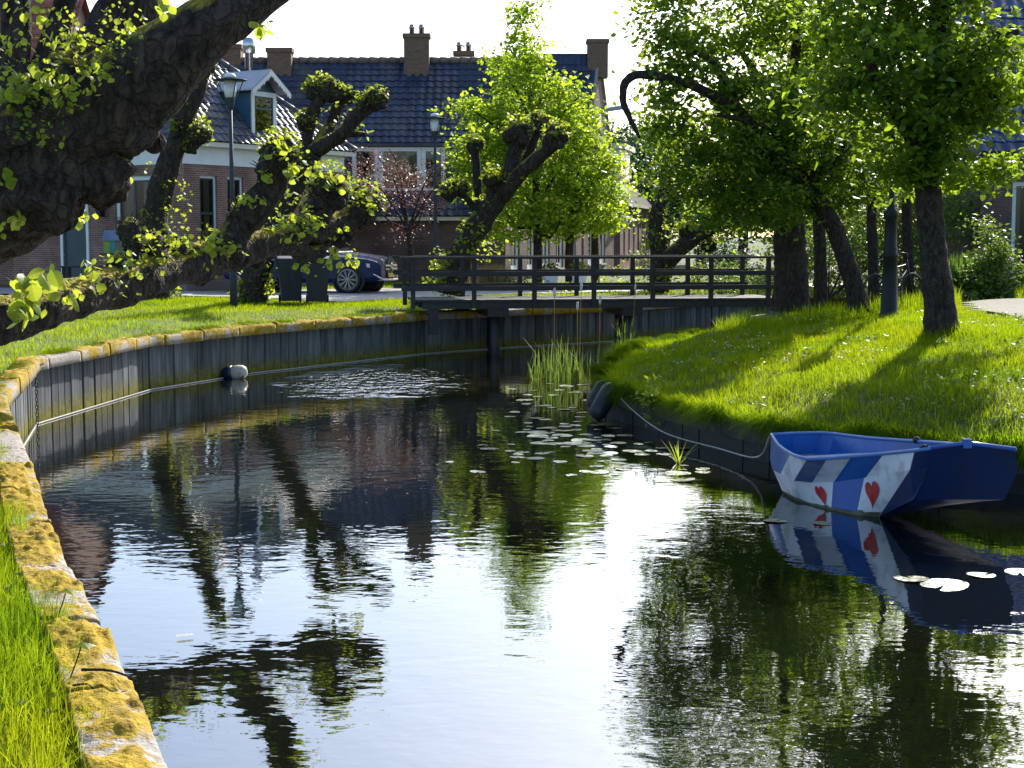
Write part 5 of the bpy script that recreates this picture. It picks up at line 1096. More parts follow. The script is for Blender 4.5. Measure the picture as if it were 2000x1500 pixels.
# near left bank
P = scatter(230000, (-4.6, .2, 3.6, 13.5), .13, EL, seed=2, dens=lambda P: np.where(dist_poly(P[:, 0], P[:, 1], EL) < .24, .6 * (vnoise(P[:, 0], P[:, 1], .3, 31) > .45), 1.0))
hn = .08 + .17 * vnoise(P[:, 0], P[:, 1], .5, 2) * (.55 + .45 * sstep((dist_poly(P[:, 0], P[:, 1], EL) - .2) / .3)) + .10 * (vnoise(P[:, 0], P[:, 1], .13, 33) > .8)
o = blades('long_grass', P, hn, .0045, M['grass_near'], .42, seed=3); o['label'] = 'tall blades of grass beside the mossy coping in the left foreground'; o['category'] = 'grass'
P = scatter(150000, (-11, 2, 13.5, 40), .2, EL, [ROAD], seed=4); P = P[dist_poly(P[:, 0], P[:, 1], EL) < 9]
P = P[(P[:, 0] < 1) | (P[:, 1] > 30)]
hn = .05 + .07 * vnoise(P[:, 0], P[:, 1], .8, 3)
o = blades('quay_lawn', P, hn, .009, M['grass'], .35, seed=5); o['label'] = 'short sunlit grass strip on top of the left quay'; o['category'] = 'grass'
P = scatter(60000, (-12, 12, 34, 52), .3, EL, [ROAD], seed=14); P = P[dist_poly(P[:, 0], P[:, 1], ER) > .3]
o = blades('verge_lawn', P, np.full(len(P), .09), .016, M['grass'], .4, seed=15); o['label'] = 'lawn patches by the road in front of the houses'; o['category'] = 'grass'
# right bank
nr = 420000
P = scatter(nr, (.9, 12, 12, 36), .0, ER, [PATH], seed=6)
dl, drr = dist_poly(P[:, 0], P[:, 1], EL), dist_poly(P[:, 0], P[:, 1], ER); P = P[drr < dl]
drr = dist_poly(P[:, 0], P[:, 1], ER)
hn = .06 + .07 * vnoise(P[:, 0], P[:, 1], .6, 4) + .06 * (vnoise(P[:, 0], P[:, 1], .25, 7) > .72) + .10 * (1 - sstep((drr - .1) / .5))
for gx, gy in ((g1.x, g1.y), (g2.x, g2.y), (g3.x, 31.0)): hn = hn + .16 * np.exp(-((P[:, 0] - gx) ** 2 + (P[:, 1] - gy) ** 2) / .22)
dirb = np.stack([-(P[:, 0] * 0 + .6), -(P[:, 1] * 0 + .35)], -1) * (1 - sstep(drr / .45))[:, None]
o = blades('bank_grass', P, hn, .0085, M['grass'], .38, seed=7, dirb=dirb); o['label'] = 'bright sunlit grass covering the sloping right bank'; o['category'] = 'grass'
def fringe(name, poly, side, n, h0, h1, inset, mat, seed, label, keep, wid=.008, z0=None):
    rs = np.random.default_rng(seed); Q = resample(poly, .05); T = np.gradient(Q, axis=0); T /= np.hypot(T[:, 0], T[:, 1])[:, None] + 1e-9; Nn = np.stack([T[:, 1], -T[:, 0]], -1) * side
    ok = np.where(keep(Q))[0]; k = rs.choice(ok, n); cl = vnoise(Q[k, 0], Q[k, 1], .35, seed); kk = rs.random(n) < (.25 + .9 * cl); k = k[kk]; n = len(k); cl = cl[kk]
    P = Q[k] + T[k] * rs.normal(0, .03, n)[:, None] - Nn[k] * (inset + rs.random(n) * .16)[:, None]; z = (zland(P[:, 0], P[:, 1]) if z0 is None else np.full(n, z0)) - .02
    B = np.stack([P[:, 0], P[:, 1], z], -1); h = (rs.uniform(h0, h1, n) * (.5 + cl))[:, None]; o3 = np.concatenate([Nn[k] + rs.normal(0, .45, (n, 2)), np.zeros((n, 1))], 1); s_ = np.concatenate([T[k], np.zeros((n, 1))], 1) * wid * .5
    up = np.array([0, 0, 1.0]); m1 = B + o3 * h * .35 + up * h * .55; tp = B + o3 * h * .95 + up * h * rs.uniform(-.55, .5, n)[:, None]
    V = np.stack([B - s_, B + s_, m1 + s_, m1 - s_, tp], 1).reshape(-1, 3); q = np.arange(n)[:, None] * 5
    F = np.concatenate([q + np.array([[0, 1, 2]]), q + np.array([[0, 2, 3]]), q + np.array([[3, 2, 4]])])
    o = link(name, mesh_np(name, V, F), mat); o['kind'] = 'stuff'; o['label'] = label; o['category'] = 'grass'
fringe('edge_grass', ER, -1, 46000, .12, .36, -.02, M['grass'], 41, 'long grass hanging over the timber edging of the right bank', lambda Q: (Q[:, 1] < 34) & (Q[:, 0] < 8) & (Q[:, 1] > 11))
fringe('quay_edge_grass', EL, 1, 16000, .06, .16, .15, M['grass'], 43, 'yellowing grass leaning over the coping of the far quay', lambda Q: (Q[:, 1] > 13) & (Q[:, 1] < 42) & (Q[:, 0] < 7), .010, .86)
# tussocks at the back of the right bank
P = scatter(30000, (4, 11, 26, 35), .1, ER, [PATH], seed=8, dens=lambda P: (vnoise(P[:, 0], P[:, 1], .7, 12) > .6) * 1.0); P = P[dist_poly(P[:, 0], P[:, 1], ER) < dist_poly(P[:, 0], P[:, 1], EL)]
o = blades('tall_tussocks', P, .22 + .22 * vnoise(P[:, 0], P[:, 1], .5, 9), .010, M['grass'], .3, seed=9); o['label'] = 'taller grass tussocks around the trunks at the top of the bank'; o['category'] = 'grass'
P = scatter(16000, (.9, 12, 12, 36), .05, ER, [PATH], seed=51, dens=lambda P: .25 + .75 * (vnoise(P[:, 0], P[:, 1], .8, 52) > .6)); P = P[dist_poly(P[:, 0], P[:, 1], ER) < dist_poly(P[:, 0], P[:, 1], EL)]
o = blades('dry_blades', P, .09 + .10 * vnoise(P[:, 0], P[:, 1], .4, 53), .006, M['straw'], .55, seed=54); o['label'] = 'dry straw-coloured blades mixed into the right bank grass'; o['category'] = 'grass'
P = scatter(5200, (.9, 12, 12, 34), .1, ER, [PATH], seed=55, dens=lambda P: 1.0 * (vnoise(P[:, 0], P[:, 1], .7, 56) > .62)); P = P[dist_poly(P[:, 0], P[:, 1], ER) < dist_poly(P[:, 0], P[:, 1], EL)]; P = np.repeat(P, 4, axis=0) + rng.normal(size=(len(P) * 4, 2)) * .04
P2 = scatter(900, (-4.6, .2, 3.8, 12), .26, EL, seed=57); P2 = np.repeat(P2, 3, axis=0) + rng.normal(size=(len(P2) * 3, 2)) * .02
for P_, sz_, nm_, lb_ in ((P, .055, 'bank_weeds', 'dark broad-leaved weeds scattered through the right bank grass'), (P2, .03, 'clover_patch', 'clover leaves scattered in the tall foreground grass')):
    C = np.stack([P_[:, 0], P_[:, 1], zland(P_[:, 0], P_[:, 1]) + rng.uniform(.03, .11, len(P_))], -1); V, F = leaf_arrays(C, sz_ * rng.uniform(.6, 1.3, len(C)), 1.2, .8)
    o = link(nm_, mesh_np(nm_, V, F), M['leaf_bush']); o['kind'] = 'stuff'; o['label'] = lb_; o['category'] = 'weeds'
# daisies
P = scatter(9000, (1.2, 11, 13, 33), .35, ER, [PATH], seed=10, dens=lambda P: .03 + .9 * (vnoise(P[:, 0], P[:, 1], 1.1, 13) > .66)); P = P[dist_poly(P[:, 0], P[:, 1], ER) < dist_poly(P[:, 0], P[:, 1], EL)]
n = len(P); z = zland(P[:, 0], P[:, 1]) + rng.uniform(.05, .13, n); C = np.stack([P[:, 0], P[:, 1], z], -1); tn = rng.normal(size=(n, 3)) * .35 + np.array([0, 0, 1]); tn /= np.linalg.norm(tn, axis=1)[:, None]
ua = np.cross(tn, np.array([1, 0, 0])); ua /= np.linalg.norm(ua, axis=1)[:, None]; va = np.cross(tn, ua); r = rng.uniform(.009, .017, n)[:, None]
V = np.stack([C + r * (ua * math.cos(a) + va * math.sin(a)) for a in [k * math.pi / 3 for k in range(6)]], 1).reshape(-1, 3); F = np.arange(n * 6).reshape(n, 6)
o = link('daisies', mesh_np('daisies', V, F), M['petal']); o['kind'] = 'stuff'; o['label'] = 'scattered white daisies in the grass of the right bank'; o['category'] = 'flowers'

# ------------------------------------------------------------------ the striped boat
def zp(x, y): return 1450 + x * .275, 780 + y * .275
def keyed(keys):
    ks_ = [k[0] for k in keys]; ps = [gz(*zp(k[0], k[1]), k[2]) if len(k) == 3 else Vector(k[1]) for k in keys]
    def f(x): return Vector([np.interp(x, ks_, [p[i] for p in ps]) for i in range(3)])
    return f
GW = keyed([(205, 255, .50), (250, 325, .49), (300, 365, .485), (365, 402, .48), (460, 430, .48), (620, 424, .50), (800, 410, .53), (1000, 392, .60), (1240, 368, .70), (1340, 352, .74)])
CH = keyed([(195, 420, .30), (215, 500, .25), (270, 530, .23), (365, 578, .22), (495, 592, .22), (650, 588, .25), (875, 555, .34), (1190, 500, .53), (1340, 478, .58)])
BT = keyed([(290, 665, 0), (380, 715, 0), (480, 745, 0), (630, 785, 0), (810, 822, 0), (970, 835, 0), (1215, 712, .28)])
bo = thing('rowing_boat', 'small blue and white striped boat with red leaf emblems moored at the right bank', 'boat', (3.4, 13.8, 0))
def strip(fa, a0, a1, fb, b0, b1, n=20):
    m = MB()
    for k in range(n):
        t0, t1 = k / n, (k + 1) / n
        m.face([fb(b0 + (b1 - b0) * t0), fb(b0 + (b1 - b0) * t1), fa(a0 + (a1 - a0) * t1), fa(a0 + (a1 - a0) * t0)])
    return m
M['boat_grey'] = pm('boat_faded_blue', (.06, .14, .36), (.05, .11, .30), 5, .4, .001, 30, c3=(.14, .18, .34), s3=5)
for ta, tb, ca, cb, mt in ((205, 340, 195, 270, 'boat_grey'), (340, 455, 270, 365, 'boat_white'), (455, 600, 365, 495, 'boat_grey'), (600, 772, 495, 650, 'boat_white'), (772, 1000, 650, 875, 'boat_blue'), (1000, 1222, 875, 1190, 'boat_white'), (1222, 1340, 1190, 1340, 'boat_navy')):
    obj('side_plank', strip(GW, ta, tb, CH, ca, cb), M[mt], bo, True)
def BTL(x): p = BT(x); return p
for ca, cb, ba, bb, mt in ((195, 490, 290, 480, 'boat_white'), (490, 645, 480, 630, 'boat_white'), (645, 865, 630, 810, 'boat_blue'), (865, 1190, 810, 970, 'boat_white'), (1190, 1340, 970, 1215, 'boat_navy')):
    obj('bilge_plank', strip(CH, ca, cb, BT, ba, bb), M[mt], bo, True)
M['stain'] = pm('waterline_slime', (.07, .075, .035), (.16, .16, .11), 14, .8, .003, 40)
st = MB(); xb = np.linspace(292, 965, 40)
for a, b_ in zip(xb, xb[1:]):
    def sp_(x, f): return BT(x).lerp(CH(np.interp(x, (290, 480, 630, 810, 970), (240, 490, 645, 865, 1190))), f) + Vector((-.003, -.006, 0))
    h0, h1 = [.07 + .09 * float(vnoise(np.array([v]), np.array([0.]), 26, 3)[0]) for v in (a, b_)]; st.face([sp_(a, -.02), sp_(b_, -.02), sp_(b_, h1), sp_(a, h0)])
obj('waterline_stain', st, M['stain'], bo, True)
# the hull goes on below the water and round the far side
AXA, AXB = Vector((2.87, 15.47, 0)), Vector((3.80, 12.68, 0)); AXD = (AXB - AXA).normalized()
def inw(p, k, z=None):
    f = AXA + AXD * (p - AXA).dot(AXD); d = Vector((f.x - p.x, f.y - p.y, 0)); q = p + d.normalized() * min(k, d.length * .9)
    return Vector((q.x, q.y, p.z if z is None else z))
nF = [GW(205), Vector((3.14, 15.52, .50)), Vector((3.46, 14.9, .53)), Vector((3.90, 13.75, .63)), gz(1983, 879, .74)]
FG, _ = spline(nF, [0] * 5, .2); bowT = GW(1340); bowF = nF[-1]; bbN = BT(1215); bbF = gz(1961, 976, .28)
pn = (bowF - bowT).cross((bbN + bbF) / 2 - bowT).normalized()
def onbow(px, py):
    d = ray(px, py); o_ = Vector((0, 0, CAM_Z)); t = (bowT - o_).dot(pn) / d.dot(pn); return o_ + d * t
bbN, bbF, chF, chN, tc_ = onbow(1784, 976), onbow(1961, 976), onbow(1987, 923), onbow(1814, 912), onbow(1889, 868)
mb = MB(); nfg = len(FG) - 1
fc1 = [inw(p, .09, p.z - .27) for p in FG]; fc2 = [inw(p, .24, max(-.1, p.z - .5)) for p in FG]; o1, o2 = chF - fc1[-1], bbF - fc2[-1]
fc1 = [p + o1 * (k / nfg) ** 2 for k, p in enumerate(fc1)]; fc2 = [p + o2 * (k / nfg) ** 2 for k, p in enumerate(fc2)]
for k in range(nfg): mb.face([FG[k], FG[k + 1], fc1[k + 1], fc1[k]]); mb.face([fc1[k], fc1[k + 1], fc2[k + 1], fc2[k]])
obj('far_side', mb, M['boat_blue'], bo, True)
mb = MB(); pts = [BT(x) for x in np.linspace(290, 970, 12)]
for p, q in zip(pts, pts[1:]): mb.face([inw(p, .1, -.15), inw(q, .1, -.15), q, p])
b9 = BT(970); xsn = np.linspace(290, 1215, 15); fcn = [fc2[int(round(k / 14 * nfg))] for k in range(15)]
for k in range(14):
    a, b_ = (BT(xsn[k]) - Vector((0, 0, .02)), BT(xsn[k + 1]) - Vector((0, 0, .02))); a, b_ = (bbN if k == 14 else a), (bbN if k == 13 else b_)
    mb.face([a, b_, fcn[k + 1], fcn[k]])
mb.face([bbN, b9, CH(1190), chN]); obj('bottom', mb, M['boat_navy'], bo)
mb = MB(); mb.face([bbN, bbF, chF, bowF, tc_, bowT, chN]); obj('bow_panel', mb, M['boat_navy'], bo)
gp = [GW(x) for x in (205, 225, 250, 300, 365, 410, 460, 620, 800, 1000, 1240, 1340)]
M['boat_rim_lit'] = pm('boat_lit_rim_blue', (.10, .22, .50), (.08, .18, .42), 6, .3)  # paler copy of the boat blue, light along the gunwale painted in
obj('gunwale', MB().tube([p + Vector((0, 0, .008)) for p in gp], [.017] * len(gp), 8), M['boat_rim_lit'], bo, True)
obj('gunwale', MB().tube([p + Vector((0, 0, .008)) for p in FG], [.017] * len(FG), 8), M['boat_rim_lit'], bo, True)
obj('bow_rail', MB().tube([bowT + Vector((0, 0, .01)), tc_ + Vector((0, 0, .012)), bowF + Vector((0, 0, .01))], [.018] * 3, 8), M['boat_blue'], bo, True)
obj('bow_post', MB().box(tc_.x - .035, tc_.x + .035, tc_.y - .02, tc_.y + .05, tc_.z - .03, tc_.z + .045), M['boat_blue'], bo)
# inside: near wall lining, floor and thwarts
ln = MB(); gx = (205, 225, 250, 300, 365, 410, 460, 620, 800, 1000, 1240, 1340); cx = [np.interp(v, (205, 340, 455, 600, 772, 1000, 1222, 1340), (195, 270, 365, 495, 650, 875, 1190, 1340)) for v in gx]
cn = [inw(CH(x), .05) for x in cx]; gi = [inw(p, .022) for p in gp]
for k in range(len(gp) - 1): ln.face([gi[k + 1], gi[k], cn[k], cn[k + 1]])
obj('lining', ln, M['boat_blue'], bo, True)
fl = MB(); nn_ = len(gp)
for k in range(nn_ - 3):
    fa, fb_ = [FG[min(len(FG) - 1, int((len(FG) - 1) * (.12 + .88 * v / (nn_ - 1))))] for v in (k, k + 1)]
    fl.face([cn[k], cn[k + 1], inw(fb_, .08, cn[k + 1].z), inw(fa, .08, cn[k].z)])
obj('floor', fl, M['boat_floor'], bo)
obj('thwart', MB().bar(inw(Vector((2.62, 14.30, .40)), .06), Vector((3.48, 14.62, .40)), .24, .03), M['boat_floor'], bo)
obj('thwart', MB().bar(Vector((3.28, 13.5, .46)), Vector((3.82, 13.72, .46)), .24, .03), M['boat_floor'], bo)
obj('rowlock', MB().tube([GW(1265) + Vector((0, 0, .02)), GW(1290) + Vector((0, 0, .04)), GW(1320) + Vector((0, 0, .02))], [.014] * 3, 6), M['rubber'], bo, True)
obj('rowlock', MB().blob(FG[len(FG) // 2] + Vector((0, 0, .02)), .035, .2, 20, 10, 8), M['rubber'], bo, True)
def leaf_emblem(ca, cb, ba, bb, u0, w_, h_, t0):
    """red water-lily leaf, heart-shaped, on a bilge plank"""
    ol = []
    for k in range(40):
        a = 2 * math.pi * k / 40; x = 16 * math.sin(a) ** 3; y = 13 * math.cos(a) - 5 * math.cos(2 * a) - 2 * math.cos(3 * a) - math.cos(4 * a); ol.append((x / 17 * (1 if y < 0 else 1 - .25 * y / 17), y / 17 * 1.15))
    nrm = (CH(cb) - CH(ca)).cross(BT(bb) - CH(cb)).normalized()
    if nrm.y > 0: nrm = -nrm
    pts = []
    for x, y in ol:
        t = t0 - y * h_; u = u0 + x * w_ + (t - t0) * .55; top = CH(ca + (cb - ca) * u); bt = BT(ba + (bb - ba) * u); pts.append(top.lerp(bt, t) + nrm * .010)
    m = MB(); cc = CH(ca + (cb - ca) * u0).lerp(BT(ba + (bb - ba) * u0), t0) + nrm * .010
    for k in range(40): m.face([cc, pts[k], pts[(k + 1) % 40]])
    o = obj('leaf_emblem', m, M['red'], bo); o['label'] = 'red heart-shaped leaf painted on the white stripe'
leaf_emblem(865, 1190, 810, 970, .36, .21, .36, .42); leaf_emblem(490, 645, 480, 630, .52, .26, .40, .48)
rp = [gz(1213, 778, .36), gz(1240, 805, .22), gz(1300, 846, .12), gz(1400, 875, .10), gz(1478, 893, .16), GW(205) + Vector((-.02, 0, -.02))]
tag(obj('mooring_rope', MB().tube(rp, [.009] * len(rp), 6, step=.1), M['rope'], None, True), 'slack pale rope from the bank tip to the striped boat', 'rope')

# ------------------------------------------------------------------ fenders on the bank tip
for (x0, y0, x1, y1, d, lab) in ((1197, 752, 1166, 808, 20.9, 'near black rubber fender hanging at the tip of the right bank'), (1183, 748, 1160, 790, 21.5, 'dark fender half hidden behind its twin at the bank tip')):
    a, b_ = at(x0, y0, d), at(x1, y1, d - .3); ax = (b_ - a); L_ = ax.length
    f = thing('boat_fender', lab, 'fender', (a.x, a.y, 0), 'fenders at the bank tip')
    obj('fender_body', MB().lathe(a, [(.03, 0), (.09, .03), (.125, .09), (.13, L_ * .5), (.125, L_ - .02), (.09, L_ + .05), (.03, L_ + .08)], 18, ax), M['rubber'], f, True)
    obj('lashing', MB().tube([a, a + Vector((.12, .06, .02)), a + Vector((.3, .2, -.1))], [.012] * 3, 6), M['rope'], f)

# ------------------------------------------------------------------ water lilies
def pad_mesh(seed):
    r = random.Random(seed); m = MB(); n = 26; c = (0, 0, .012); ring = []
    for k in range(n + 1):
        a = .22 + (6.283 - .44) * k / n; rr = 1 + .05 * math.sin(3 * a + seed); ring.append((rr * math.cos(a), rr * math.sin(a) * .95, .008 + .03 * max(0, math.sin(2 * a + seed)) + r.uniform(0, .02)))
    for a, b_ in zip(ring, ring[1:]): m.face([c, a, b_])
    return m.mesh('lily_pad', True)
PM = [pad_mesh(s) for s in range(5)]
for m in PM: m.materials.append(M['pad'])
padpx = []
r5 = random.Random(5)
while len(padpx) < 105:
    y = r5.triangular(745, 940, 870); t = (y - 745) / 195; xa, xb = 960 - 95 * min(1, max(0, (t - .35) / .3)), 1190 + 300 * max(0, t - .3) / .7; x = r5.triangular(xa, xb, xa + (xb - xa) * .6)
    w_ = gz(x, y, 0); 
    if in_poly(np.array([w_.x - .0]), np.array([w_.y]), CANAL)[0] and dist_poly(np.array([w_.x]), np.array([w_.y]), ER)[0] > .25 and all(math.hypot((x - a) / 4.5, (y - b)) > 4.2 for a, b in padpx): padpx.append((x, y))
for k, (x, y) in enumerate(padpx):
    w_ = gz(x, y, .004); s = r5.choice((.05, .065, .08, .09, .11, .14)); o = bpy.data.objects.new('lily_pad', r5.choice(PM)); COL.objects.link(o); WT[o.name] = Vector()
    o.matrix_basis = Matrix.Translation(w_) @ Matrix.Rotation(r5.uniform(0, 6.28), 4, 'Z') @ Matrix.Rotation(r5.uniform(-.07, .07), 4, 'X') @ Matrix.Diagonal((s, s, s * .6, 1))
    lab_, gr_ = (('lily leaf floating close to the reed clumps', 'lily pads by the reeds') if y < 800 else ('lily leaf floating under the right bank edging', 'lily pads under the right bank') if x > 1230 else ('lily leaf at the open left end of the drift', 'lily pads at the left of the drift') if x < 1030 else ('shining lily leaf in the thick of the drift below the fenders', 'lily pads in mid drift')); tag(o, lab_, 'lily pad', gr_)
for x, y, s, lab in ((1515, 1017, .16, 'lily pad floating left of the boat bow reflection'), (1608, 1022, .13, 'small lily pad just below the boat waterline'), (1780, 1130, .19, 'lily pad with a twig across it below the boat'), (1845, 1143, .26, 'largest bright lily pad below the boat'), (1917, 1123, .16, 'round lily pad right below the dark boat panel'), (1990, 1117, .15, 'lily pad at the right picture edge')):
    o = bpy.data.objects.new('lily_pad', PM[int(x) % 5]); COL.objects.link(o); s *= .68; o.matrix_basis = Matrix.Translation(gz(x, y, .004)) @ Matrix.Rotation(x, 4, 'Z') @ Matrix.Rotation(.05, 4, 'Y') @ Matrix.Diagonal((s, s, s * .6, 1)); tag(o, lab, 'lily pad', 'lily pads by the boat')
fc = gz(362, 1243, .01); fm = MB()
for s_ in (-1, 1):
    for k in range(6): fm.face([fc + Vector((-.05 + k * .016, (-.02 + k * .007), .004)), fc + Vector((-.034 + k * .016, -.013 + k * .007, .004)), fc + Vector((-.036 + k * .016 - .006 * s_, -.013 + k * .007 + s_ * .018, .012)), fc + Vector((-.052 + k * .016 - .006 * s_, -.02 + k * .007 + s_ * .016, .012))])
tag(obj('feather', fm, M['petal']), 'white feather floating on the dark water', 'feather')

# ------------------------------------------------------------------ reeds at the tip
def reedclump(px, py, n, hmax, lab, heads=()):
    c = gz(px, py, 0); t = thing('reed_clump', lab, 'reeds', (c.x, c.y, 0), 'reeds in the water by the bank tip'); rs = np.random.default_rng(int(px)); V = []; F = []
    for k in range(n):
        b = np.array([c.x + rs.normal(0, .09), c.y + rs.normal(0, .12), -.05]); a = rs.uniform(0, 6.28); le = abs(rs.normal(0, .16)); h = .82 * hmax * rs.uniform(.4, 1.05); s = np.array([math.cos(a + 1.57), math.sin(a + 1.57), 0]) * .009
        dv = np.array([math.cos(a) * le, math.sin(a) * le, 1]); i = len(V)
        for q, wq in ((0, 1), (.35, 1.1), (.7, .8)):
            p = b + dv * h * q + np.array([math.cos(a), math.sin(a), 0]) * le * h * q * q; V += [p - s * wq, p + s * wq]
        V.append(b + dv * h + np.array([math.cos(a), math.sin(a), 0]) * le * h * 1.2); F += [(i, i + 1, i + 3), (i, i + 3, i + 2), (i + 2, i + 3, i + 5), (i + 2, i + 5, i + 4), (i + 4, i + 5, i + 6)]
    o = link('blades', mesh_np('blades', V, F), M['reed'], t)
    for hx, hy in heads:
        top = at(hx, hy, c.y); st = MB().tube([Vector((c.x + (top.x - c.x) * .6, c.y, -.05)), top], [.006, .005], 5); obj('stalk', st, M['straw'], t)
        obj('seed_head', MB().blob(top + Vector((0, 0, .0)), .03, .4, 30, 10, 10, (.8, .8, 2.6), seed=hx), M['curtain'], t, True)
reedclump(1046, 742, 26, .75, 'short reed clump furthest out in the water'); reedclump(1082, 745, 40, .95, 'dense reed clump with a tall fluffy head at left', [(1083, 572)]); reedclump(1100, 738, 46, 1.0, 'densest tall green reed clump in the middle'); reedclump(1128, 742, 36, .85, 'reed clump with a low fluffy seed head', [(1128, 598), (1135, 560)]); reedclump(1168, 745, 26, .8, 'thin reed clump beside the fenders', [(1172, 585)]); reedclump(1222, 700, 46, 1.1, 'tall reed clump against the bank edge with a high seed head', [(1241, 562)])
c = gz(1325, 905, 0); t = thing('sedge_tuft', 'spiky green tuft growing in the water left of the boat', 'plant', (c.x, c.y, 0)); V = []; F = []
for k in range(26):
    a = RND.uniform(0, 6.28); le = RND.uniform(.2, 1.1); h = RND.uniform(.15, .34); s = Vector((-math.sin(a), math.cos(a), 0)) * .006; b_ = Vector((c.x, c.y, -.02)); i = len(V); dv = Vector((math.cos(a) * le, math.sin(a) * le, 1))
    V += [b_ - s, b_ + s, b_ + dv * h * .5 + s, b_ + dv * h * .5 - s, b_ + dv * h - Vector((0, 0, le * .06))]; F += [(i, i + 1, i + 2), (i, i + 2, i + 3), (i + 3, i + 2, i + 4)]
link('blades', mesh_np('blades', V, F), M['leaf_lime'], t)
# a leafy weed hanging over the edging
wp = gz(1272, 790, .36); bush('edge_weed', 'small leafy weed hanging over the timber edging near the tip', [(wp + Vector((0, -.05, .1)), (.10, .10, .22), 12), (wp + Vector((.0, -.1, -.1)), (.08, .06, .1), 6)], .06, M['leaf_lime'], 8, .04, 'weed')

# ------------------------------------------------------------------ street lamps
def lamp(label, px, D, top_y, disc_px):
    b = at(px, 600, D); z0 = .93; zt = at(px, top_y, D).z; x = b.x; t = thing('street_lamp', label, 'street lamp', (x, D, z0), 'street lamps by the quay'); R = disc_px * D / 3000 / 2; zj = zt - .78
    obj('pole', MB().lathe((x, D, z0), [(.085, 0), (.085, .9), (.055, .95), (.05, 2.5), (.038, zj - z0)], 14), M['lamp_pole'], t, True)
    obj('lamp_holder', MB().lathe((x, D, zj), [(.04, 0), (.06, .04), (.10, .22), (.10, .26)], 14), M['lamp_pole'], t, True)
    for k in range(4):
        a = .6 + k * math.pi / 2; obj('strut', MB().tube([Vector((x + .03 * math.cos(a), D + .03 * math.sin(a), zj + .02)), Vector((x + R * .86 * math.cos(a), D + R * .86 * math.sin(a), zj + .64))], [.011, .011], 6), M['lamp_pole'], t)
    obj('lamp_glass', MB().lathe((x, D, zj + .262), [(.105, 0), (.13, .10), (.13, .36)], 18), M['frost'], t, True)
    obj('shade_disc', MB().lathe((x, D, zj + .625), [(R, 0), (R, .018), (.13, .05), (.12, .055)], 28), M['lamp_pole'], t, True)
    obj('lamp_cap', MB().lathe((x, D, zj + .682), [(.13, 0), (.125, .05), (.08, .09), (.02, .1)], 18), M['frost'], t, True)
lamp('near street lamp in front of the dormer of the brick house', 457, 33.5, 143, 65); lamp('far street lamp in front of the dark blue roof', 851, 45.2, 221, 46)

# ------------------------------------------------------------------ wheelie bins
def wheelie(label, px, D, rz):
    b = at(px, 600, D); t = thing('wheelie_bin', label, 'bin', (b.x, D, .935), 'wheelie bins at the roadside'); Rm = Matrix.Translation((b.x, D, .935)) @ Matrix.Rotation(rz, 4, 'Z')
    def hx(c): m = MB(); m.hexa([Rm @ Vector(p) for p in c]); return m
    bd = hx([(-.22, -.27, .06), (.22, -.27, .06), (.22, .22, .06), (-.22, .22, .06), (-.285, -.36, 1.0), (.285, -.36, 1.0), (.285, .36, 1.0), (-.285, .36, 1.0)]); o = obj('bin_body', bd, M['bin'], t)
    obj('rim', hx([(-.305, -.38, .96), (.305, -.38, .96), (.305, .38, .96), (-.305, .38, .96), (-.305, -.38, 1.005), (.305, -.38, 1.005), (.305, .38, 1.005), (-.305, .38, 1.005)]), M['bin'], o)
    m = MB(); pr = [(-.40, 1.008), (-.38, 1.05), (-.1, 1.085), (.3, 1.10), (.38, 1.06), (.38, 1.008)]
    for s_ in (-.31, .31): m.face([Rm @ Vector((s_, y, z)) for y, z in (pr if s_ > 0 else pr[::-1])])
    for (y0, z0), (y1, z1) in zip(pr, pr[1:]): m.face([Rm @ Vector((-.31, y0, z0)), Rm @ Vector((.31, y0, z0)), Rm @ Vector((.31, y1, z1)), Rm @ Vector((-.31, y1, z1))])
    obj('lid', m, M['bin'], t)
    obj('handle', MB().tube([Rm @ Vector((-.25, .42, 1.0)), Rm @ Vector((.25, .42, 1.0))], [.018, .018], 8), M['bin'], t)
    for s_ in (-1, 1): obj('wheel', MB().lathe(Rm @ Vector((s_ * .235, .25, .10)), [(.06, -.02), (.10, -.02), (.10, .03), (.06, .03)], 14, Rm.to_3x3() @ Vector((s_, 0, 0))), M['tyre'], t, True)
    for s_ in (-.1, .1): obj('rib', hx([(s_ - .02, -.30, .1), (s_ + .02, -.30, .1), (s_ + .02, -.27, .1), (s_ - .02, -.27, .1), (s_ - .02, -.372, .94), (s_ + .02, -.372, .94), (s_ + .02, -.34, .94), (s_ - .02, -.34, .94)]), M['bin'], o)
wheelie('left charcoal wheelie bin of the pair beside the leafy trunk', 568, 36.0, .2); wheelie('right charcoal wheelie bin of the pair next to the blue car', 620, 35.7, .12)

# ------------------------------------------------------------------ the navy car
wc = at(683, 553, 41.6); yaw = math.radians(-13); Rc = Matrix.Rotation(yaw, 3, 'Z'); org = Vector((wc.x, wc.y, .965)) - Rc @ Vector((1.42, -.80, 0)); Mc = Matrix.Translation(org) @ Rc.to_4x4()
car = thing('parked_car', 'navy blue suv parked nose to the right behind the wheelie bins', 'car', tuple(org))
def cp(x, y, z): return Mc @ Vector((x, y, z))
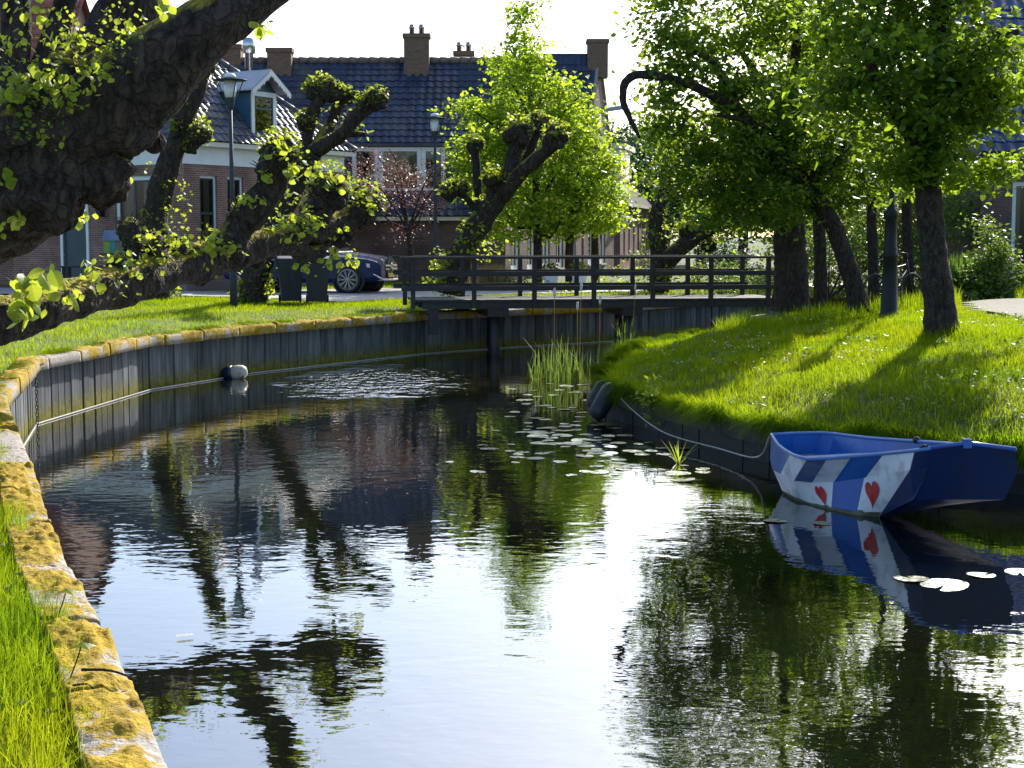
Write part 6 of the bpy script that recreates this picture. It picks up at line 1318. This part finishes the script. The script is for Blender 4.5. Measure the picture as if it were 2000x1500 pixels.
# sections: x, half width, sill z, shoulder z, top z, top half width
secs = [(-2.33, .72, .48, .80, 1.02, .60), (-2.2, .86, .36, .92, 1.18, .70), (-1.9, .92, .30, .98, 1.45, .66), (-1.3, .945, .28, 1.0, 1.60, .62), (-.4, .95, .27, 1.0, 1.645, .60), (.3, .95, .27, 1.0, 1.60, .60), (.75, .95, .27, .99, 1.36, .66), (1.05, .945, .27, .985, 1.10, .74), (1.5, .935, .28, .955, 1.04, .76), (1.95, .90, .30, .90, .985, .72), (2.18, .84, .33, .84, .91, .66), (2.30, .74, .38, .74, .80, .60)]
m = MB(); rings = []
for x, w_, zs, zh, zt, wt in secs: rings.append([(x, -w_ * .9, zs), (x, -w_, zs + .12), (x, -w_, zh - .12), (x, -w_ * .965, zh), (x, -wt, zt - .06), (x, -wt * .85, zt), (x, wt * .85, zt), (x, wt, zt - .06), (x, w_ * .965, zh), (x, w_, zh - .12), (x, w_, zs + .12), (x, w_ * .9, zs)])
for a, b_ in zip(rings, rings[1:]):
    for k in range(12): k2 = (k + 1) % 12; m.face([cp(*a[k]), cp(*b_[k]), cp(*b_[k2]), cp(*a[k2])])
m.face([cp(*p) for p in rings[-1]]); m.face([cp(*p) for p in rings[0][::-1]])
obj('body', m, M['carpaint'], car, True)
def quadp(pts, off=.008):
    m = MB(); P_ = [cp(*p) for p in pts]; n_ = (P_[1] - P_[0]).cross(P_[2] - P_[0]).normalized(); m.face([p + n_ * off for p in P_]); return m
for s_ in (-1, 1):
    for xa, xb, ta, tb in ((-1.75, -.95, -1.6, -.95), (-.88, .05, -.88, .02), (.12, .95, .12, .42)):
        q = [(xa, s_ * .915, 1.02), (xb, s_ * .915, 1.02), (tb, s_ * .655, 1.50), (ta, s_ * .655, 1.48)]; obj('side_window', quadp(q if s_ < 0 else q[::-1], .02), M['carglass'], car)
obj('windscreen', quadp([(1.02, -.70, 1.13), (1.02, .70, 1.13), (.36, .54, 1.60), (.36, -.54, 1.60)], .015), M['carglass'], car)
for x in (1.42, -1.45):
    for s_ in (-1, 1):
        c = cp(x, s_ * .93, .365); axw = Rc @ Vector((0, s_, 0))
        obj('wheel_arch', MB().lathe(c - axw * .05, [(.455, 0), (.455, .05), (.40, .055), (.40, 0)], 28, axw), M['rubber'], car, True)
        w_ = obj('wheel', MB().lathe(c - axw * .20, [(.30, 0), (.355, .02), (.365, .06), (.365, .20), (.35, .235), (.285, .25), (.27, .2)], 30, axw), M['tyre'], car, True)
        rm = MB().lathe(c - axw * .02, [(.285, .0), (.285, .065), (.262, .068), (.262, .02)], 28, axw).lathe(c, [(.06, 0), (.06, .06), (.02, .065)], 14, axw)
        up_ = Vector((0, 0, 1)); rt = axw.cross(up_)
        for k in range(10):
            for dk in (-.09, .09):
                a = 2 * math.pi * k / 10; d0 = (rt * math.cos(a) + up_ * math.sin(a)); d1 = (rt * math.cos(a + dk) + up_ * math.sin(a + dk)); rm.bar(c + axw * .045 + d0 * .05, c + axw * .05 + d1 * .268, .018, .02, axw)
        obj('rim', rm, M['rim'], w_)
gr = obj('grille', MB().lathe(cp(2.285, 0, .66), [(.34, 0), (.36, .03), (.3, .05)], 8, Rc @ Vector((1, 0, 0))), M['rubber'], car)
for zz in (.62, .72): obj('grille_bar', (lambda m: (m.hexa([cp(2.3, -.5, zz), cp(2.35, -.5, zz), cp(2.35, .5, zz), cp(2.3, .5, zz), cp(2.3, -.5, zz + .04), cp(2.35, -.5, zz + .04), cp(2.35, .5, zz + .04), cp(2.3, .5, zz + .04)]), m)[1])(MB()), M['chrome'], gr)
em = MB().lathe(cp(2.35, 0, .70), [(.115, 0), (.115, .02), (.095, .022), (.095, .0)], 24, Rc @ Vector((1, 0, 0)))
for k in range(3):
    a = math.pi / 2 + k * 2.0944; em.bar(cp(2.365, 0, .70), cp(2.365, .1 * math.cos(a), .70 + .1 * math.sin(a)), .02, .015, Rc @ Vector((1, 0, 0)))
obj('badge', em, M['chrome'], gr)
obj('number_plate', (lambda m: (m.hexa([cp(2.34, -.26, .42), cp(2.36, -.26, .42), cp(2.36, .26, .42), cp(2.34, .26, .42), cp(2.32, -.26, .53), cp(2.34, -.26, .53), cp(2.34, .26, .53), cp(2.32, .26, .53)]), m)[1])(MB()), M['plate'], car)
for s_ in (-1, 1):
    obj('headlight', MB().hexa([cp(*p) for p in ((1.95, s_ * .90, .72), (2.27, s_ * .70, .68), (2.25, s_ * .58, .70), (2.0, s_ * .6, .75), (1.93, s_ * .905, .83), (2.22, s_ * .72, .79), (2.2, s_ * .58, .80), (1.95, s_ * .6, .85))]) or MB(), M['frost'], car) if False else None
    hl = MB(); hl.hexa([cp(*p) for p in ((1.95, s_ * .925, .70), (2.29, s_ * .73, .66), (2.27, s_ * .55, .66), (2.0, s_ * .6, .72), (1.93, s_ * .93, .80), (2.24, s_ * .75, .77), (2.22, s_ * .56, .78), (1.95, s_ * .6, .83))]); obj('headlight', hl, M['frost'], car)
    bt = MB().tube([cp(2.12, s_ * .88, .52), cp(2.26, s_ * .80, .42), cp(2.33, s_ * .6, .36), cp(2.36, 0, .35)], [.02, .025, .03, .03], 8, step=.08); obj('bumper_trim', bt, M['chrome'], car, True)
    mr = MB().blob(cp(.82, s_ * 1.03, 1.08), .1, .05, 3, 12, 8, (1.0, 1.1, .75)); obj('wing_mirror', mr, M['carpaint'], car, True)

# ------------------------------------------------------------------ cast-iron post, bicycle and small things
pb = at(1737, 588, 25.5); zb = zg(pb.x, pb.y)
ip = thing('iron_post', 'black ornate cast iron lamp post between the leaning and the upright trunk', 'lamp post', (pb.x, pb.y, zb))
obj('shaft', MB().lathe((pb.x, pb.y, zb - .05), [(.17, 0), (.17, .12), (.14, .16), (.125, .7), (.115, 1.05), (.13, 1.07), (.13, 1.12), (.105, 1.14), (.12, 1.2), (.10, 1.24), (.095, 1.7), (.12, 1.74), (.12, 1.8), (.07, 1.86), (.05, 1.95), (.042, 3.4)], 18), M['iron'], ip, True)
obj('cross_arm', MB().tube([(pb.x - .28, pb.y, zb + 3.1), (pb.x + .28, pb.y, zb + 3.1)], [.018, .018], 8), M['iron'], ip, True)
ln_ = MB().lathe((pb.x, pb.y, zb + 3.36), [(.10, 0), (.17, .05), (.21, .42), (.24, .44), (.12, .6), (.04, .72)], 6); obj('lantern', ln_, M['frost'], ip)
bk = at(1745, 560, 27.5); zk = zg(bk.x, bk.y); bi = thing('bicycle', 'dark bicycle parked behind the iron post', 'bicycle', (bk.x, bk.y, zk))
def kp(x, z): return Vector((bk.x + x * .75, bk.y + x * .5, zk + z))
for x in (-.53, .53):
    ring = [kp(x + .33 * math.cos(a), .35 + .34 * math.sin(a)) for a in [k * math.pi / 14 for k in range(29)]]; w_ = obj('wheel', MB().tube(ring, [.02] * 29, 6), M['tyre'], bi, True)
    sp = MB()
    for k in range(12): sp.tube([kp(x, .35), kp(x + .32 * math.cos(k * .5236), .35 + .32 * math.sin(k * .5236))], [.002, .002], 3)
    obj('spokes', sp, M['iron'], w_)
fr_ = MB()
for a, b_ in (((-.53, .35), (-.1, .3)), ((-.1, .3), (-.2, .85)), ((-.1, .3), (.38, .75)), ((-.2, .75), (.36, .85)), ((-.53, .35), (-.18, .72)), ((.36, .95), (.53, .35))): fr_.tube([kp(*a), kp(*b_)], [.017, .017], 8)
obj('frame', fr_, M['iron'], bi, True); obj('saddle', MB().blob(kp(-.2, .92), .12, .1, 4, 12, 8, (1.1, .8, .4)), M['rubber'], bi, True)
obj('handlebar', MB().tube([kp(.36, .95), kp(.38, 1.05)] + [kp(.34, 1.07) + Vector((-.14, .22, 0))], [.014] * 3, 6), M['iron'], bi, True)
obj('pannier', MB().hexa([kp(-.75, .45) + Vector((0, -.1, 0)), kp(-.4, .45) + Vector((0, -.1, 0)), kp(-.4, .45) + Vector((0, .1, 0)), kp(-.75, .45) + Vector((0, .1, 0)), kp(-.77, .78) + Vector((0, -.12, 0)), kp(-.38, .78) + Vector((0, -.12, 0)), kp(-.38, .78) + Vector((0, .12, 0)), kp(-.77, .78) + Vector((0, .12, 0))]) or MB(), M['rubber'], bi) if False else None
pk = at(1478, 573, 30.2); mb = MB(); zk = zg(pk.x, pk.y)
mb.hexa([(pk.x - .18, pk.y - .12, zk), (pk.x + .2, pk.y - .12, zk), (pk.x + .2, pk.y + .12, zk), (pk.x - .18, pk.y + .12, zk), (pk.x - .1, pk.y - .1, zk + .22), (pk.x + .19, pk.y - .1, zk + .26), (pk.x + .19, pk.y + .1, zk + .26), (pk.x - .1, pk.y + .1, zk + .22)])
tag(obj('pink_box', mb, M['pink']), 'pale pink slanted box in the grass at the right bridge end', 'box')
# bird houses on a post in front of the brick house
bh = at(238, 500, 40.5); b = thing('bird_house', 'colourful bird house with pitched roof in front of the brick house window', 'bird house', (bh.x, bh.y, .95))
obj('post', MB().lathe((bh.x, bh.y, .9), [(.06, 0), (.05, 1.15)], 10), M['wood'], b, True)
x, y, z = bh.x, bh.y, 2.05
M['bh_green'] = pm('lime_green_paint', (.25, .42, .06), None, 4, .5); M['bh_teal'] = pm('teal_paint', (.03, .30, .30), None, 4, .5); M['bh_red'] = pm('barn_red_paint', (.30, .03, .035), None, 4, .5); M['bh_blue'] = pm('slate_blue_paint', (.16, .2, .28), None, 4, .5)
obj('floor_board', MB().box(x - .5, x + .5, y - .3, y + .3, z - .03, z), M['wood'], b)
for xa, xb, mt in ((-.42, -.25, 'bh_green'), (-.25, -.12, 'bh_teal'), (-.12, .08, 'brick_dark'), (.08, .2, 'bh_green'), (.2, .45, 'bh_red')): obj('wall_panel', MB().box(x + xa, x + xb - .004, y - .2, y + .2, z + .002, z + .34), M[mt], b)
m = MB(); m.face([(x - .45, y - .26, z + .33), (x + .2, y - .26, z + .33), (x + .2, y, z + .6), (x - .45, y, z + .6)]); m.face([(x + .2, y + .26, z + .33), (x - .45, y + .26, z + .33), (x - .45, y, z + .6), (x + .2, y, z + .6)]); obj('roof', m, M['bh_blue'], b)
m = MB(); m.face([(x + .18, y - .21, z + .345), (x + .47, y - .21, z + .345), (x + .325, y - .21, z + .62)]); obj('gable', m, M['bh_red'], b)
obj('gable_trim', MB().bar((x + .14, y - .23, z + .33), (x + .325, y - .23, z + .66), .03, .05).bar((x + .325, y - .23, z + .66), (x + .51, y - .23, z + .33), .03, .05), M['white'], b)
# garden table in front of the door, ornamental grass, planters
tb = at(168, 545, 41.5); t = thing('garden_table', 'dark garden table by the door of the brick house', 'table', (tb.x, tb.y, .95))
obj('table_top', MB().box(tb.x - .6, tb.x + .5, tb.y - .35, tb.y + .35, 1.66, 1.7), M['wood'], t)
for sx in (-.52, .42):
    for sy in (-.28, .28): obj('leg', MB().box(tb.x + sx - .035, tb.x + sx + .035, tb.y + sy - .035, tb.y + sy + .035, .93, 1.658), M['wood'], t)
for k, (px, w_, lab) in enumerate(((955, .45, 'tawny ornamental grass behind the bridge railing'), (975, .35, 'smaller tawny grass tuft beside the larger one'))):
    c = at(px, 560, 46); n = 700; rs = np.random.default_rng(k); B = np.stack([c.x + rs.normal(0, w_ * .5, n), 46 + rs.normal(0, .2, n), np.full(n, .93)], -1); a = rs.uniform(0, 6.28, n); le = rs.uniform(0, .35, n); h = rs.uniform(.4, .8, n)[:, None]
    d_ = np.stack([np.cos(a) * le, np.sin(a) * le, np.ones(n)], -1); s = np.stack([-np.sin(a), np.cos(a), a * 0], -1) * .012; V = np.stack([B - s, B + s, B + d_ * h], 1).reshape(-1, 3)
    tag(link('ornamental_grass', mesh_np('ornamental_grass', V, np.arange(n * 3).reshape(n, 3)), M['straw']), lab, 'grass tuft')
for k, (px, py, lab) in enumerate(((1075, 553, 'white planter box left of the far linden stem'), (1130, 548, 'white planter box before the pale facade'))):
    c = at(px, py, 47); t = thing('planter', lab, 'planter', (c.x, 46.5, .95), 'planters before the pale facade'); mb = MB(); mb.hexa([(c.x - .17, 46.3, .93), (c.x + .17, 46.3, .93), (c.x + .17, 46.7, .93), (c.x - .17, 46.7, .93), (c.x - .22, 46.25, 1.38), (c.x + .22, 46.25, 1.38), (c.x + .22, 46.75, 1.38), (c.x - .22, 46.75, 1.38)]); obj('box', mb, M['white'], t)
    C = ellip(160, (c.x, 46.5, 1.55), (.28, .28, .2), .2); V, F = leaf_arrays(C, np.full(160, .09), .5, .8); o = link('foliage', mesh_np('foliage', V, F), M['leaf_bush'], t); o['kind'] = 'stuff'
# a twig or two on the mossy coping
for (xa, ya, xb, yb, lab) in ((160, 1308, 268, 1328, 'long thin twig lying across the mossy coping'), (142, 1340, 190, 1350, 'short twig on the moss below the long one')):
    a, b_ = gz(xa, ya, .905), gz(xb, yb, .90); tag(obj('twig', MB().tube([a, (a + b_) / 2 + Vector((.0, .02, .01)), b_], [.006, .005, .003], 6, step=.03), M['bark_right'], None, True), lab, 'twig')
for (px, py, lab) in ((130, 1150, 'three-leaved dark green weed standing over the mossy coping'), (160, 1255, 'small dark green weed lower down on the coping')):
    a = gz(px - 25, py + 75, .87); t = thing('weed', lab, 'weed', tuple(a)); top = at(px, py, a.y); obj('stem', MB().tube([a, (a + top) / 2 + Vector((.01, 0, .02)), top], [.003, .003, .002], 5, step=.02), M['leaf_dark'], t)
    for k in range(4):
        o = bpy.data.objects.new('leaf', LM[k]); COL.objects.link(o); o.parent = t; o.matrix_basis = Matrix.Translation(top - WT[t.name]) @ Matrix.Rotation(k * 1.7 + .4, 4, 'Z') @ Matrix.Rotation(.1, 4, 'Y') @ Matrix.Diagonal((.055, .034, .05, 1));
